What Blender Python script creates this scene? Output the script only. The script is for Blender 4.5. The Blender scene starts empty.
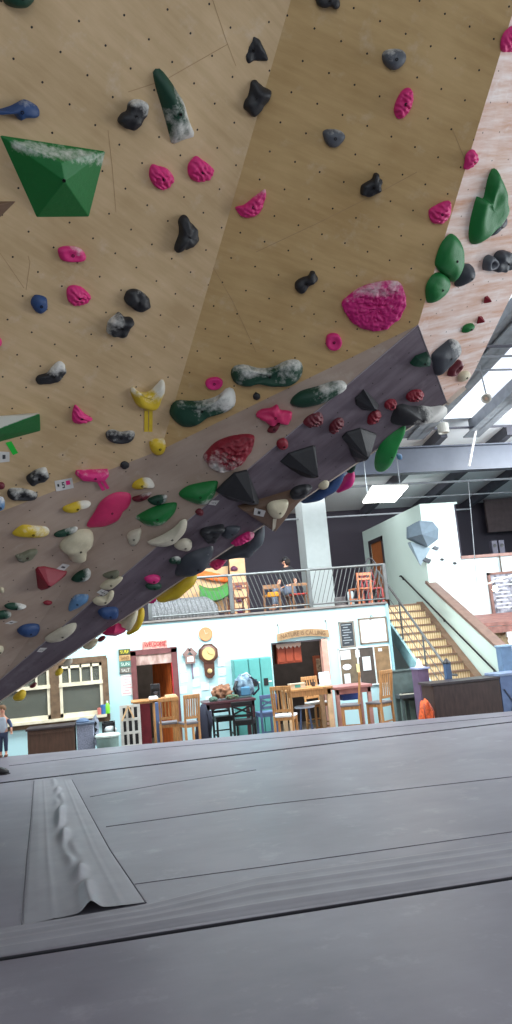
import bpy, bmesh, math, random
from mathutils import Vector, Matrix, noise
random.seed(7)
S = bpy.context.scene
COL = S.collection
# ------------------------------------------------------------------ camera
F = 760.0
PITCH, ROLL, YAW = math.radians(9.4), math.radians(5.0), math.radians(10.8)
CAM = Vector((0, 0, 1.6))
FW = Vector((math.sin(YAW)*math.cos(PITCH), math.cos(YAW)*math.cos(PITCH), math.sin(PITCH)))
R0 = Vector((math.cos(YAW), -math.sin(YAW), 0))
U0 = R0.cross(FW)
UP = math.cos(ROLL)*U0 + math.sin(ROLL)*R0
RT = math.cos(ROLL)*R0 - math.sin(ROLL)*U0
cd = bpy.data.cameras.new('camera'); cam = bpy.data.objects.new('camera', cd); COL.objects.link(cam)
cam.matrix_world = Matrix(((RT.x, UP.x, -FW.x, CAM.x), (RT.y, UP.y, -FW.y, CAM.y), (RT.z, UP.z, -FW.z, CAM.z), (0, 0, 0, 1)))
cd.sensor_fit = 'VERTICAL'; cd.sensor_height = 36.0; cd.lens = 36.0*F/1024.0
cd.clip_start = 0.05; cd.clip_end = 200
S.camera = cam
# ------------------------------------------------------------------ world, lights, exposure
S.view_settings.view_transform = 'Standard'; S.view_settings.look = 'None'
S.view_settings.exposure = 0.0; S.view_settings.gamma = 1.0; S.view_settings.use_curve_mapping = False
w = bpy.data.worlds.new('world'); S.world = w; w.use_nodes = True
w.node_tree.nodes['Background'].inputs[0].default_value = (0.80, 0.90, 1.0, 1)
w.node_tree.nodes['Background'].inputs[1].default_value = 0.50
def area(name, loc, target, sx, sy, power, color=(1, 1, 1)):
    l = bpy.data.lights.new(name, 'AREA'); l.shape = 'RECTANGLE'; l.size = sx; l.size_y = sy
    l.energy = power; l.color = color
    o = bpy.data.objects.new(name, l); COL.objects.link(o); o.location = loc
    o.rotation_euler = (Vector(target)-Vector(loc)).to_track_quat('-Z', 'Y').to_euler()
    return o
area('daylight_window_right', (13.4, 5.0, 3.4), (0, 6.0, 1.5), 9, 3.6, 900, (0.93, 0.97, 1.0))
area('fill_light_lobby', (1.9, 15.2, 5.0), (1.9, 16.6, 0.4), 7, 1.4, 820, (0.86, 0.97, 1.0))  # added fill floating below the beam to brighten the lobby wall
area('fill_light_facade', (10.9, 14.8, 5.4), (9.2, 18.5, 1.0), 4, 1.5, 520, (0.93, 0.98, 1.0))  # added fill hung in mid air out of view, brightens the facade
area('fill_light_left', (-13.0, 11.0, 4.2), (5, 14.5, 2.0), 6, 3, 800, (0.93, 0.98, 1.0))  # added side fill for the stair wall; the left wall has no opening
area('fill_light_balcony', (3.5, 20.6, 5.6), (3.5, 22.5, 2.5), 12, 1.0, 125, (0.98, 0.98, 1.0))  # added fill that lifts the balcony and column
area('fill_light_inner_room', (1.1, 18.8, 1.85), (1.1, 18.9, 0), 0.8, 0.8, 26, (1.0, 0.9, 0.78))  # added fill, brightens the inside of the left doorway
area('fill_light_inner_room', (4.6, 18.7, 1.85), (4.6, 19.2, 0), 1.2, 0.6, 20, (1.0, 0.92, 0.85))  # same added fill for the right doorway
area('fill_light_behind_camera', (1.0, -7.0, 3.0), (0.5, 6.0, 2.4), 8, 4, 250, (0.95, 0.97, 1.0))  # added frontal fill on the open side behind the camera
area('daylight_skylight_mats', (7.5, 9.0, 7.2), (7.0, 9.5, 0), 5, 5, 420, (0.97, 0.96, 1.0))
# ------------------------------------------------------------------ helpers
def ray(x, y): return FW + RT*((x-256)/F) + UP*((512-y)/F)
def PT(x, y, t): return CAM + ray(x, y)*t
def PY(x, y, Y): r = ray(x, y); return CAM + r*((Y-CAM.y)/r.y)
def PX(x, y, X): r = ray(x, y); return CAM + r*((X-CAM.x)/r.x)
def PZ(x, y, Z): r = ray(x, y); return CAM + r*((Z-CAM.z)/r.z)
def lin(c):
    o = []
    for v in c[:3]:
        v /= 255.0
        o.append(v/12.92 if v <= 0.04045 else ((v+0.055)/1.055)**2.4)
    return (o[0], o[1], o[2], 1)
MATS = {}
def mat(name, rgb=(), rough=0.6, metal=0.0, var=0.12, nscale=6.0, emit=0.0, bump=0.0, stretch=None, rgb2=None):
    if name in MATS: return MATS[name]
    m = bpy.data.materials.new(name); m.use_nodes = True; N = m.node_tree.nodes; L = m.node_tree.links
    b = N['Principled BSDF']; b.inputs['Roughness'].default_value = rough; b.inputs['Metallic'].default_value = metal
    tc = N.new('ShaderNodeTexCoord'); mp = N.new('ShaderNodeMapping'); L.new(tc.outputs['Object'], mp.inputs[0])
    if stretch: mp.inputs['Scale'].default_value = stretch
    nz = N.new('ShaderNodeTexNoise'); nz.inputs['Scale'].default_value = nscale; nz.inputs['Detail'].default_value = 5
    L.new(mp.outputs[0], nz.inputs['Vector'])
    cr = N.new('ShaderNodeValToRGB'); c = lin(rgb)
    c2 = lin(rgb2) if rgb2 else tuple(min(1, v*(1+var*1.5)) for v in c[:3])+(1,)
    cr.color_ramp.elements[0].position = 0.33; cr.color_ramp.elements[1].position = 0.67
    cr.color_ramp.elements[0].color = tuple(v*(1-var) for v in c[:3])+(1,)
    cr.color_ramp.elements[1].color = c2
    L.new(nz.outputs[0], cr.inputs[0]); L.new(cr.outputs[0], b.inputs['Base Color'])
    if emit:
        b.inputs['Emission Color'].default_value = c; b.inputs['Emission Strength'].default_value = emit
    if bump:
        bp = N.new('ShaderNodeBump'); bp.inputs['Strength'].default_value = bump; bp.inputs['Distance'].default_value = 0.01
        L.new(nz.outputs[0], bp.inputs['Height']); L.new(bp.outputs[0], b.inputs['Normal'])
    MATS[name] = m
    return m
def mnode(N, L, op, a, b=None, c=None):
    n = N.new('ShaderNodeMath'); n.operation = op
    for i, v in enumerate((a, b, c)):
        if v is None: continue
        if isinstance(v, (int, float)): n.inputs[i].default_value = v
        else: L.new(v, n.inputs[i])
    return n.outputs[0]
def ply_mat(name, rgb, rgb2, dots=0.035, streak=None, sk=0.5, scuff=(235, 230, 222), sc_amt=0.25, dotcol=(30, 22, 15)):
    """plywood sheet: grain, scuffs and a grid of bolt holes at whole UV numbers"""
    m = bpy.data.materials.new(name); m.use_nodes = True; N = m.node_tree.nodes; L = m.node_tree.links
    b = N['Principled BSDF']; b.inputs['Roughness'].default_value = 0.62
    uv = N.new('ShaderNodeUVMap'); uv.uv_map = 'grid'
    sp = N.new('ShaderNodeSeparateXYZ'); L.new(uv.outputs[0], sp.inputs[0])
    def fr(o): return mnode(N, L, 'SUBTRACT', mnode(N, L, 'FRACT', mnode(N, L, 'ADD', o, 100.5)), 0.5)
    fx, fy = fr(sp.outputs[0]), fr(sp.outputs[1])
    d = mnode(N, L, 'SQRT', mnode(N, L, 'ADD', mnode(N, L, 'MULTIPLY', fx, fx), mnode(N, L, 'MULTIPLY', fy, fy)))
    dm = mnode(N, L, 'LESS_THAN', d, dots)
    n1 = N.new('ShaderNodeTexNoise'); n1.inputs['Scale'].default_value = 0.32; n1.inputs['Detail'].default_value = 6
    L.new(uv.outputs[0], n1.inputs['Vector'])
    mp = N.new('ShaderNodeMapping'); mp.inputs['Scale'].default_value = streak or (0.25, 2.0, 1); L.new(uv.outputs[0], mp.inputs[0])
    n2 = N.new('ShaderNodeTexNoise'); n2.inputs['Scale'].default_value = 1.6; n2.inputs['Detail'].default_value = 8; n2.inputs['Roughness'].default_value = 0.65
    L.new(mp.outputs[0], n2.inputs['Vector'])
    mixf = mnode(N, L, 'ADD', mnode(N, L, 'MULTIPLY', n1.outputs[0], 1-sk), mnode(N, L, 'MULTIPLY', n2.outputs[0], sk))
    cr = N.new('ShaderNodeValToRGB'); cr.color_ramp.elements[0].position = 0.38; cr.color_ramp.elements[1].position = 0.62
    cr.color_ramp.elements[0].color = lin(rgb); cr.color_ramp.elements[1].color = lin(rgb2); L.new(mixf, cr.inputs[0])
    n3 = N.new('ShaderNodeTexNoise'); n3.inputs['Scale'].default_value = 0.8; n3.inputs['Detail'].default_value = 9; n3.inputs['Roughness'].default_value = 0.7
    L.new(uv.outputs[0], n3.inputs['Vector'])
    s3 = N.new('ShaderNodeMapRange'); s3.inputs[1].default_value = 0.56; s3.inputs[2].default_value = 0.75; s3.inputs[4].default_value = sc_amt
    L.new(n3.outputs[0], s3.inputs[0])
    m1 = N.new('ShaderNodeMix'); m1.data_type = 'RGBA'; L.new(s3.outputs[0], m1.inputs[0]); L.new(cr.outputs[0], m1.inputs[6]); m1.inputs[7].default_value = lin(scuff)
    m2 = N.new('ShaderNodeMix'); m2.data_type = 'RGBA'; L.new(dm, m2.inputs[0]); L.new(m1.outputs[2], m2.inputs[6]); m2.inputs[7].default_value = lin(dotcol)
    L.new(m2.outputs[2], b.inputs['Base Color'])
    return m
HOLDC = {
 'green': (8, 112, 48), 'dgreen': (14, 62, 44), 'lgreen': (24, 136, 62), 'pink': (214, 40, 120), 'magenta': (204, 30, 122), 'hotpink': (206, 44, 100),
 'black': (34, 34, 38), 'grey': (84, 88, 96), 'steel': (58, 62, 70), 'lgrey': (118, 120, 116), 'blue': (38, 68, 116), 'lblue': (96, 138, 180),
 'yellow': (212, 180, 40), 'white': (200, 192, 172), 'cream': (206, 196, 168), 'red': (136, 22, 42), 'dred': (104, 26, 40), 'olive': (112, 112, 92),
 'wood': (112, 86, 68), 'orange': (232, 112, 44), 'purple': (90, 36, 66)}
def hold_mat(c, rough=0.55):
    k = 'hold_'+c
    if k in MATS: return MATS[k]
    m = bpy.data.materials.new(k); m.use_nodes = True; N = m.node_tree.nodes; L = m.node_tree.links
    b = N['Principled BSDF']; b.inputs['Roughness'].default_value = rough
    at = N.new('ShaderNodeAttribute'); at.attribute_name = 'chalk'
    tc = N.new('ShaderNodeTexCoord')
    n = N.new('ShaderNodeTexNoise'); n.inputs['Scale'].default_value = 22; n.inputs['Detail'].default_value = 7; n.inputs['Roughness'].default_value = 0.7
    L.new(tc.outputs['Object'], n.inputs['Vector'])
    s = mnode(N, L, 'ADD', at.outputs['Fac'], mnode(N, L, 'MULTIPLY', mnode(N, L, 'SUBTRACT', n.outputs[0], 0.5), 0.9))
    r = N.new('ShaderNodeMapRange'); r.inputs[1].default_value = 0.42; r.inputs[2].default_value = 0.78; r.inputs[4].default_value = 0.88; L.new(s, r.inputs[0])
    cr = N.new('ShaderNodeValToRGB'); cc = lin(HOLDC[c]); cr.color_ramp.elements[0].color = tuple(v*0.8 for v in cc[:3])+(1,); cr.color_ramp.elements[1].color = tuple(min(1, v*1.15) for v in cc[:3])+(1,)
    L.new(n.outputs[0], cr.inputs[0])
    mx = N.new('ShaderNodeMix'); mx.data_type = 'RGBA'; L.new(r.outputs[0], mx.inputs[0]); L.new(cr.outputs[0], mx.inputs[6]); mx.inputs[7].default_value = lin((222, 220, 214))
    L.new(mx.outputs[2], b.inputs['Base Color'])
    bp = N.new('ShaderNodeBump'); bp.inputs['Strength'].default_value = 0.5; bp.inputs['Distance'].default_value = 0.006
    L.new(n.outputs[0], bp.inputs['Height']); L.new(bp.outputs[0], b.inputs['Normal'])
    MATS[k] = m; return m

def link(name, me, m=None, parent=None, loc=None):
    o = bpy.data.objects.new(name, me); COL.objects.link(o)
    if m is not None: me.materials.append(m)
    if parent is not None: o.parent = parent
    if loc is not None: o.location = loc
    return o
def wloc(p):
    v = Vector(p.location)
    while p.parent: p = p.parent; v = v + Vector(p.location)
    return v
def tag(o, label, cat, group=None):
    o['label'] = label; o['category'] = cat
    if group: o['group'] = group
    return o
def struct(o): o['kind'] = 'structure'; return o
def empty(name, loc, label, cat, group=None, rz=0):
    o = bpy.data.objects.new(name, None); COL.objects.link(o); o.location = loc; o.rotation_euler = (0, 0, rz)
    o.empty_display_size = 0.1
    return tag(o, label, cat, group)
class MB:
    """collects world-space (or local) shapes into one mesh"""
    def __init__(s): s.v = []; s.f = []
    def add(s, vs, fs):
        n = len(s.v); s.v += [Vector(v) for v in vs]; s.f += [tuple(i+n for i in f) for f in fs]; return s
    def box(s, a, b, rot=None, piv=None):
        x0, y0, z0 = [min(a[i], b[i]) for i in range(3)]; x1, y1, z1 = [max(a[i], b[i]) for i in range(3)]
        vs = [Vector(p) for p in ((x0,y0,z0),(x1,y0,z0),(x1,y1,z0),(x0,y1,z0),(x0,y0,z1),(x1,y0,z1),(x1,y1,z1),(x0,y1,z1))]
        if rot is not None:
            pv = Vector(piv) if piv else sum(vs, Vector())/8
            vs = [rot @ (v-pv)+pv for v in vs]
        return s.add(vs, [(0,3,2,1),(4,5,6,7),(0,1,5,4),(1,2,6,5),(2,3,7,6),(3,0,4,7)])
    def prism(s, pts, ext):
        n = len(pts); ext = Vector(ext); p = [Vector(q) for q in pts]
        return s.add(p+[q+ext for q in p], [tuple(range(n-1, -1, -1)), tuple(range(n, 2*n))]+[(i, (i+1) % n, (i+1) % n+n, i+n) for i in range(n)])
    def bar(s, a, b, w, h=None, upv=(0, 0, 1)):
        a = Vector(a); b = Vector(b); d = (b-a).normalized(); h = h or w
        u = Vector(upv); u = (u-d*u.dot(d))
        if u.length < 1e-4: u = Vector((1, 0, 0)); u = (u-d*u.dot(d))
        u.normalize(); r = d.cross(u)
        q = [r*(-w/2)+u*(-h/2), r*(w/2)+u*(-h/2), r*(w/2)+u*(h/2), r*(-w/2)+u*(h/2)]
        return s.add([a+k for k in q]+[b+k for k in q], [(3,2,1,0),(4,5,6,7),(0,1,5,4),(1,2,6,5),(2,3,7,6),(3,0,4,7)])
    def tube(s, pts, r, n=8):
        pts = [Vector(p) for p in pts]; rs = r if isinstance(r, (list, tuple)) else [r]*len(pts); vs = []; fs = []
        ref = None
        for i, p in enumerate(pts):
            d = (pts[min(i+1, len(pts)-1)]-pts[max(i-1, 0)]).normalized()
            if ref is None: ref = Vector((0, 0, 1)) if abs(d.z) < 0.9 else Vector((1, 0, 0))
            u = (ref-d*ref.dot(d)).normalized(); ref = u; k = d.cross(u)
            vs += [p+(u*math.cos(a)+k*math.sin(a))*rs[i] for a in (2*math.pi*j/n for j in range(n))]
        for i in range(len(pts)-1):
            for j in range(n):
                fs.append((i*n+j, i*n+(j+1) % n, (i+1)*n+(j+1) % n, (i+1)*n+j))
        fs.append(tuple(range(n-1, -1, -1))); fs.append(tuple(range((len(pts)-1)*n, len(pts)*n)))
        return s.add(vs, fs)
    def lathe(s, c, prof, n=20, axis=(0, 0, 1), sx=1.0):
        c = Vector(c); q = Vector((0, 0, 1)).rotation_difference(Vector(axis)); vs = []; fs = []
        for (r, z) in prof:
            vs += [c+q @ Vector((r*math.cos(2*math.pi*j/n)*sx, r*math.sin(2*math.pi*j/n), z)) for j in range(n)]
        m = len(prof)
        for i in range(m-1):
            for j in range(n): fs.append((i*n+j, i*n+(j+1) % n, (i+1)*n+(j+1) % n, (i+1)*n+j))
        fs.append(tuple(range(n-1, -1, -1))); fs.append(tuple(range((m-1)*n, m*n)))
        return s.add(vs, fs)
    def build(s, name, m, parent=None, origin=None, smooth=False, bev=0.0, world=True):
        if parent is not None: o0 = wloc(parent) if world else Vector()
        else: o0 = Vector(origin) if origin is not None else Vector()
        off = o0 if world else Vector()
        me = bpy.data.meshes.new(name); me.from_pydata([tuple(v-off) for v in s.v], [], s.f); me.update()
        if smooth: me.polygons.foreach_set('use_smooth', [True]*len(me.polygons))
        o = link(name, me, m, parent)
        if parent is None: o.location = o0
        if bev:
            b = o.modifiers.new('bevel', 'BEVEL'); b.width = bev; b.segments = 2; b.limit_method = 'ANGLE'
        return o
def fix_normals(o):
    bm = bmesh.new(); bm.from_mesh(o.data); bmesh.ops.recalc_face_normals(bm, faces=bm.faces); bm.to_mesh(o.data); bm.free(); return o
def rectY(x0, y0, x1, y1, Y):
    a = PY(x0, y0, Y); b = PY(x1, y1, Y); return a.x, b.x, min(a.z, b.z), max(a.z, b.z)
def lettering(name, text, center, height, width, m, parent, normal_y=-1, depth=0.004, arc=0.0):
    cu = bpy.data.curves.new(name, 'FONT'); cu.body = text; cu.align_x = 'CENTER'; cu.align_y = 'CENTER'; cu.extrude = depth; cu.size = 1
    t = bpy.data.objects.new(name, cu); COL.objects.link(t)
    bpy.context.view_layer.update()
    me = bpy.data.meshes.new_from_object(t.evaluated_get(bpy.context.evaluated_depsgraph_get()))
    bpy.data.objects.remove(t); bpy.data.curves.remove(cu)
    xs = [v.co.x for v in me.vertices]; ys = [v.co.y for v in me.vertices]
    w_ = max(xs)-min(xs); h_ = max(ys)-min(ys); cx = (max(xs)+min(xs))/2; cy = (max(ys)+min(ys))/2
    o0 = wloc(parent); c = Vector(center)
    for v in me.vertices:
        x = (v.co.x-cx)/w_*width; y = (v.co.y-cy)/h_*height
        v.co = c+Vector((x, v.co.z*-1, y+arc*(1-(2*x/width)**2)))-o0
    return link(name, me, m, parent)
# ------------------------------------------------------------------ the bouldering wall
NR = Vector((0.0081466, 0.11899288, 0.11693224))
NLa = Vector((-0.0577, 0.1096, 0.1489))
mc = ray(262, 100).cross(ray(180, 384)).normalized()
kk = (NLa-NR).dot(mc); NL = NR+mc*kk
def on(n, x, y): r = ray(x, y); return CAM+r/(n.dot(r))
A = on(NR, 418, 325); T = on(NR, 512, 15); B = PT(447, 403, 7.4)
NW = (T-A).cross(B-A); NW = NW/NW.dot(A-CAM)
E_ = on(NR, 160.94, 450); K = PT(0, 680, 8.0)
ND = (B-A).cross(K-A); ND = ND/ND.dot(A-CAM)
LP = on(ND, 0, 701)
TOPY = -110
RT_ = on(NR, 548, TOPY); CT = on(NR, 322.63, TOPY); LT = on(NL, -160, TOPY); LG = on(NL, -160, 573); G = on(NL, 0, 512)
def cross_t(p, q, r, s):   # p+(q-p)t meets r+(s-r)u in their plane
    d1 = q-p; d2 = s-r; n = d1.cross(d2); return (r-p).cross(d2).dot(n)/n.dot(n)
tq = cross_t(A, K, B, LP); Q = A+(K-A)*tq
tz = (0.0-A.z)/(K.z-A.z); Q2 = A+(K-A)*tz if tz > tq else Q
G2 = Vector((LG.x-1.6, LG.y+0.6, 0.0))
W1, W2, W3 = on(NW, 464, 388), on(NW, 474, 372), on(NW, 512, 294)
W4 = on(NW, 560, 190); W5 = on(NW, 575, 20)
print('A', A, 'B', B, 'K', K, 'Q', Q, 'Q2', Q2, 'E', E_, 'W3', W3, 'W4', W4, 'W5', W5, 'LT', LT, 'RT', RT_)
PLANES = {'R': NR, 'L': NL, 'D': ND, 'W': NW}
def basis(p0, p1, n):
    e1 = (p1-p0).normalized(); nn = n.normalized(); e2 = nn.cross(e1).normalized(); return p0, e1, e2
UVB = {'R': basis(on(NR, 314.5, 28.5), on(NR, 340.7, 41), NR), 'L': basis(on(NL, 60.5, 52), on(NL, 86, 74), NL),
       'D': basis(A, K, ND), 'W': basis(on(NW, 490.5, 102.5), on(NW, 499, 102.5), NW)}
npk = (E_-A).cross(K-A).normalized(); npk = npk if npk.dot(FW) > 0 else -npk
UVB['P'] = basis(A, E_, npk)
M_yR = ply_mat('birch_ply', (180, 147, 97), (202, 170, 120), sk=0.45, sc_amt=0.22)
M_yL = ply_mat('birch_ply_pale', (182, 154, 114), (206, 178, 140), sk=0.45, sc_amt=0.22)
M_pk = ply_mat('beige_ply', (160, 138, 122), (182, 162, 147), sk=0.25, sc_amt=0.2, dots=0.03)
M_dk = ply_mat('stained_shaded_ply', (80, 67, 76), (114, 103, 112), dots=0.03, streak=(0.15, 1.0, 1), sk=0.6, scuff=(170, 164, 172), sc_amt=0.22)  # dark stain, deepened so the colour carries the underside's shade
M_wh = ply_mat('worn_lit_ply', (196, 146, 118), (226, 212, 208), dots=0.028, streak=(0.18, 1.5, 1), sk=0.75, scuff=(240, 238, 240), sc_amt=0.6, dotcol=(90, 70, 60))  # worn pale wood, whitened so the colour carries window light
M_edge = mat('ply_edge', (206, 190, 176), 0.6)
WALLFACES = []      # (key, [points]) for ray casts
wall = empty('bouldering_wall', (A.x, A.y, 0), 'huge overhanging plywood bouldering wall leaning out over the grey mats', 'climbing wall')
def wall_face(name, key, pts, m, tris=None, label=None, back=0.03):
    uvk = UVB[key]; o0 = wloc(wall)
    nrm = sum(((pts[i]-pts[0]).cross(pts[i+1]-pts[0]) for i in range(1, len(pts)-1)), Vector())
    nrm = (PLANES.get(key) or npk).normalized()
    n = len(pts); tris = tris or [tuple(range(n))]
    vs = [p-o0 for p in pts]+[p+nrm*back-o0 for p in pts]
    fs = [t for t in tris]+[tuple(reversed([i+n for i in t])) for t in tris]+[(i, i+n, (i+1) % n+n, (i+1) % n) for i in range(n)]
    me = bpy.data.meshes.new(name); me.from_pydata([tuple(v) for v in vs], [], fs); me.update()
    uv = me.uv_layers.new(name='grid')
    for li, l in enumerate(me.loops):
        p = Vector(vs[l.vertex_index])+o0-uvk[0]; uv.data[li].uv = (p.dot(uvk[1])/0.2032, p.dot(uvk[2])/0.2032)
    o = link(name, me, m, wall); fix_normals(o)
    if label: o['label'] = label
    for t in tris:
        for i in range(1, len(t)-1): WALLFACES.append((key, (pts[t[0]], pts[t[i]], pts[t[i+1]])))
    return o
BA = on(NR, 418, 325)
wall_face('plywood_panel', 'R', [CT, RT_, T, A, E_], M_yR, label='ochre upper panel with rows of bolt holes')
wall_face('plywood_panel', 'L', [LT, CT, E_, G, LG], M_yL, label='paler upper panel on the left')
wall_face('plywood_panel', 'P', [A, E_, G, LG, G2, Q2, K], M_pk, tris=[(0, 1, 6), (1, 2, 6), (2, 3, 6), (3, 4, 5), (3, 5, 6)], label='beige middle panel below the ochre panels')
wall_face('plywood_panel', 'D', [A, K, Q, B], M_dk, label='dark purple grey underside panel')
wall_face('plywood_panel', 'W', [T, RT_, W5, W4, W3, W2, W1, B, A], M_wh, label='whitish worn side panel facing right')
# rear and top of the wall, closing it as a solid
b1 = Vector((B.x+0.3, B.y+2.0, 7.2)); b2 = Vector((Q.x, Q.y+1.6, 6.9)); bw = Vector((W3.x+0.5, W3.y+1.2, 7.0))
mb = MB()
def tri(*p): n = len(mb.v); mb.v += list(p); mb.f.append(tuple(range(n, n+len(p))))
off = Vector((0.02, 0.06, 0.03))
B_, Q_ = B+off, Q+off
tri(B_, Q_, b2, b1); tri(B_, b1, bw, W3+off, W2+off, W1+off); tri(W3+off, bw, W4+off); tri(W4+off, bw, W5+off)
tri(b1, b2, LT+off, CT+off, RT_+off); tri(b1, RT_+off, W5+off, bw); tri(Q_, Q2+off, G2+off, LG+off, b2); tri(LG+off, LT+off, b2)
mb.build('rear_panel', mat('rear_ply', (150, 128, 110), 0.7), wall)
mb = MB(); mb.bar(B+Vector((0, .01, .012)), Q+Vector((0, .01, .012)), 0.035, 0.03); mb.bar(B, W1, 0.05); mb.build('edge_trim', M_edge, wall)
mb = MB(); mb.bar(A, B, 0.008); mb.bar(A, K, 0.008); mb.build('edge_trim', mat('edge_strip', (150, 142, 146), 0.5), wall)['label'] = 'thin grey edge strip'
SEAM = mat('seam_dark', (164, 134, 98), 0.8)
for key, pl in (('R', [(210, 262), (232, 300), (256, 352)]), ('R', [(256, 252), (320, 222), (384, 190), (417, 172)]), ('L', [(211, -5), (226, 40), (236, 66)]),
                ('L', [(108, 130), (112, 165), (116, 212)]), ('L', [(0, 253), (24, 288)]), ('R', [(452, 128), (465, 160)]), ('L', [(128, 92), (165, 80), (200, 60), (228, 44)]),
                ('L', [(28, 256), (30, 262), (26, 290)])):
    n = PLANES[key]; mb = MB(); pp = [on(n, *q) for q in pl]
    for a, b in zip(pp[:-1], pp[1:]): mb.bar(a, b, 0.0035, 0.002, upv=tuple(n))
    mb.build('panel_seam', SEAM, wall)
# ------------------------------------------------------------------ holds
def cast(x, y, pref=None):
    r = ray(x, y); best = None
    if pref in PLANES:
        n = PLANES[pref]; t = 1/n.dot(r); n = n.normalized(); return (t, n if n.dot(r) < 0 else -n, pref)
    for key, (a, b, c) in WALLFACES:
        if pref and key != pref: continue
        n = (b-a).cross(c-a)
        if n.length < 0.05 or abs(n.dot(r)) < 1e-9: continue
        t = n.dot(a-CAM)/n.dot(r)
        if t < 0: continue
        p = CAM+r*t
        ok = True if pref in ('R', 'L', 'D', 'W') else all(n.dot((v-u).cross(p-u)) > -1e-4*n.length for u, v in ((a, b), (b, c), (c, a)))
        if ok and (best is None or t < best[0]):
            n = n.normalized(); n = n if n.dot(r) < 0 else -n
            best = (t, n, key)
    if best is None: return cast(x, y, 'D') if pref != 'D' else None
    return best
def smooth_poly(pts, n):
    """closed Catmull-Rom through pts, resampled to n by length"""
    m = len(pts); out = []
    for i in range(m):
        p0, p1, p2, p3 = pts[i-1], pts[i], pts[(i+1) % m], pts[(i+2) % m]
        for k in range(8):
            t = k/8
            out.append(0.5*((2*p1)+(p2-p0)*t+(2*p0-5*p1+4*p2-p3)*t*t+(3*p1-p0-3*p2+p3)*t*t*t))
    L = [0]
    for i in range(len(out)): L.append(L[-1]+(out[(i+1) % len(out)]-out[i]).length)
    res = []; j = 0
    for k in range(n):
        s = L[-1]*k/n
        while L[j+1] < s: j += 1
        f = (s-L[j])/max(1e-9, L[j+1]-L[j]); res.append(out[j % len(out)].lerp(out[(j+1) % len(out)], f))
    return res
FACEGRP = {'R': 'climbing holds on the ochre plywood panels', 'L': 'climbing holds on the ochre plywood panels', 'P': 'climbing holds on the beige middle panel',
           'D': 'climbing holds on the dark underside panel', 'W': 'climbing holds on the whitish side panel'}
UPV = Vector((0, 0, 1))
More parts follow.
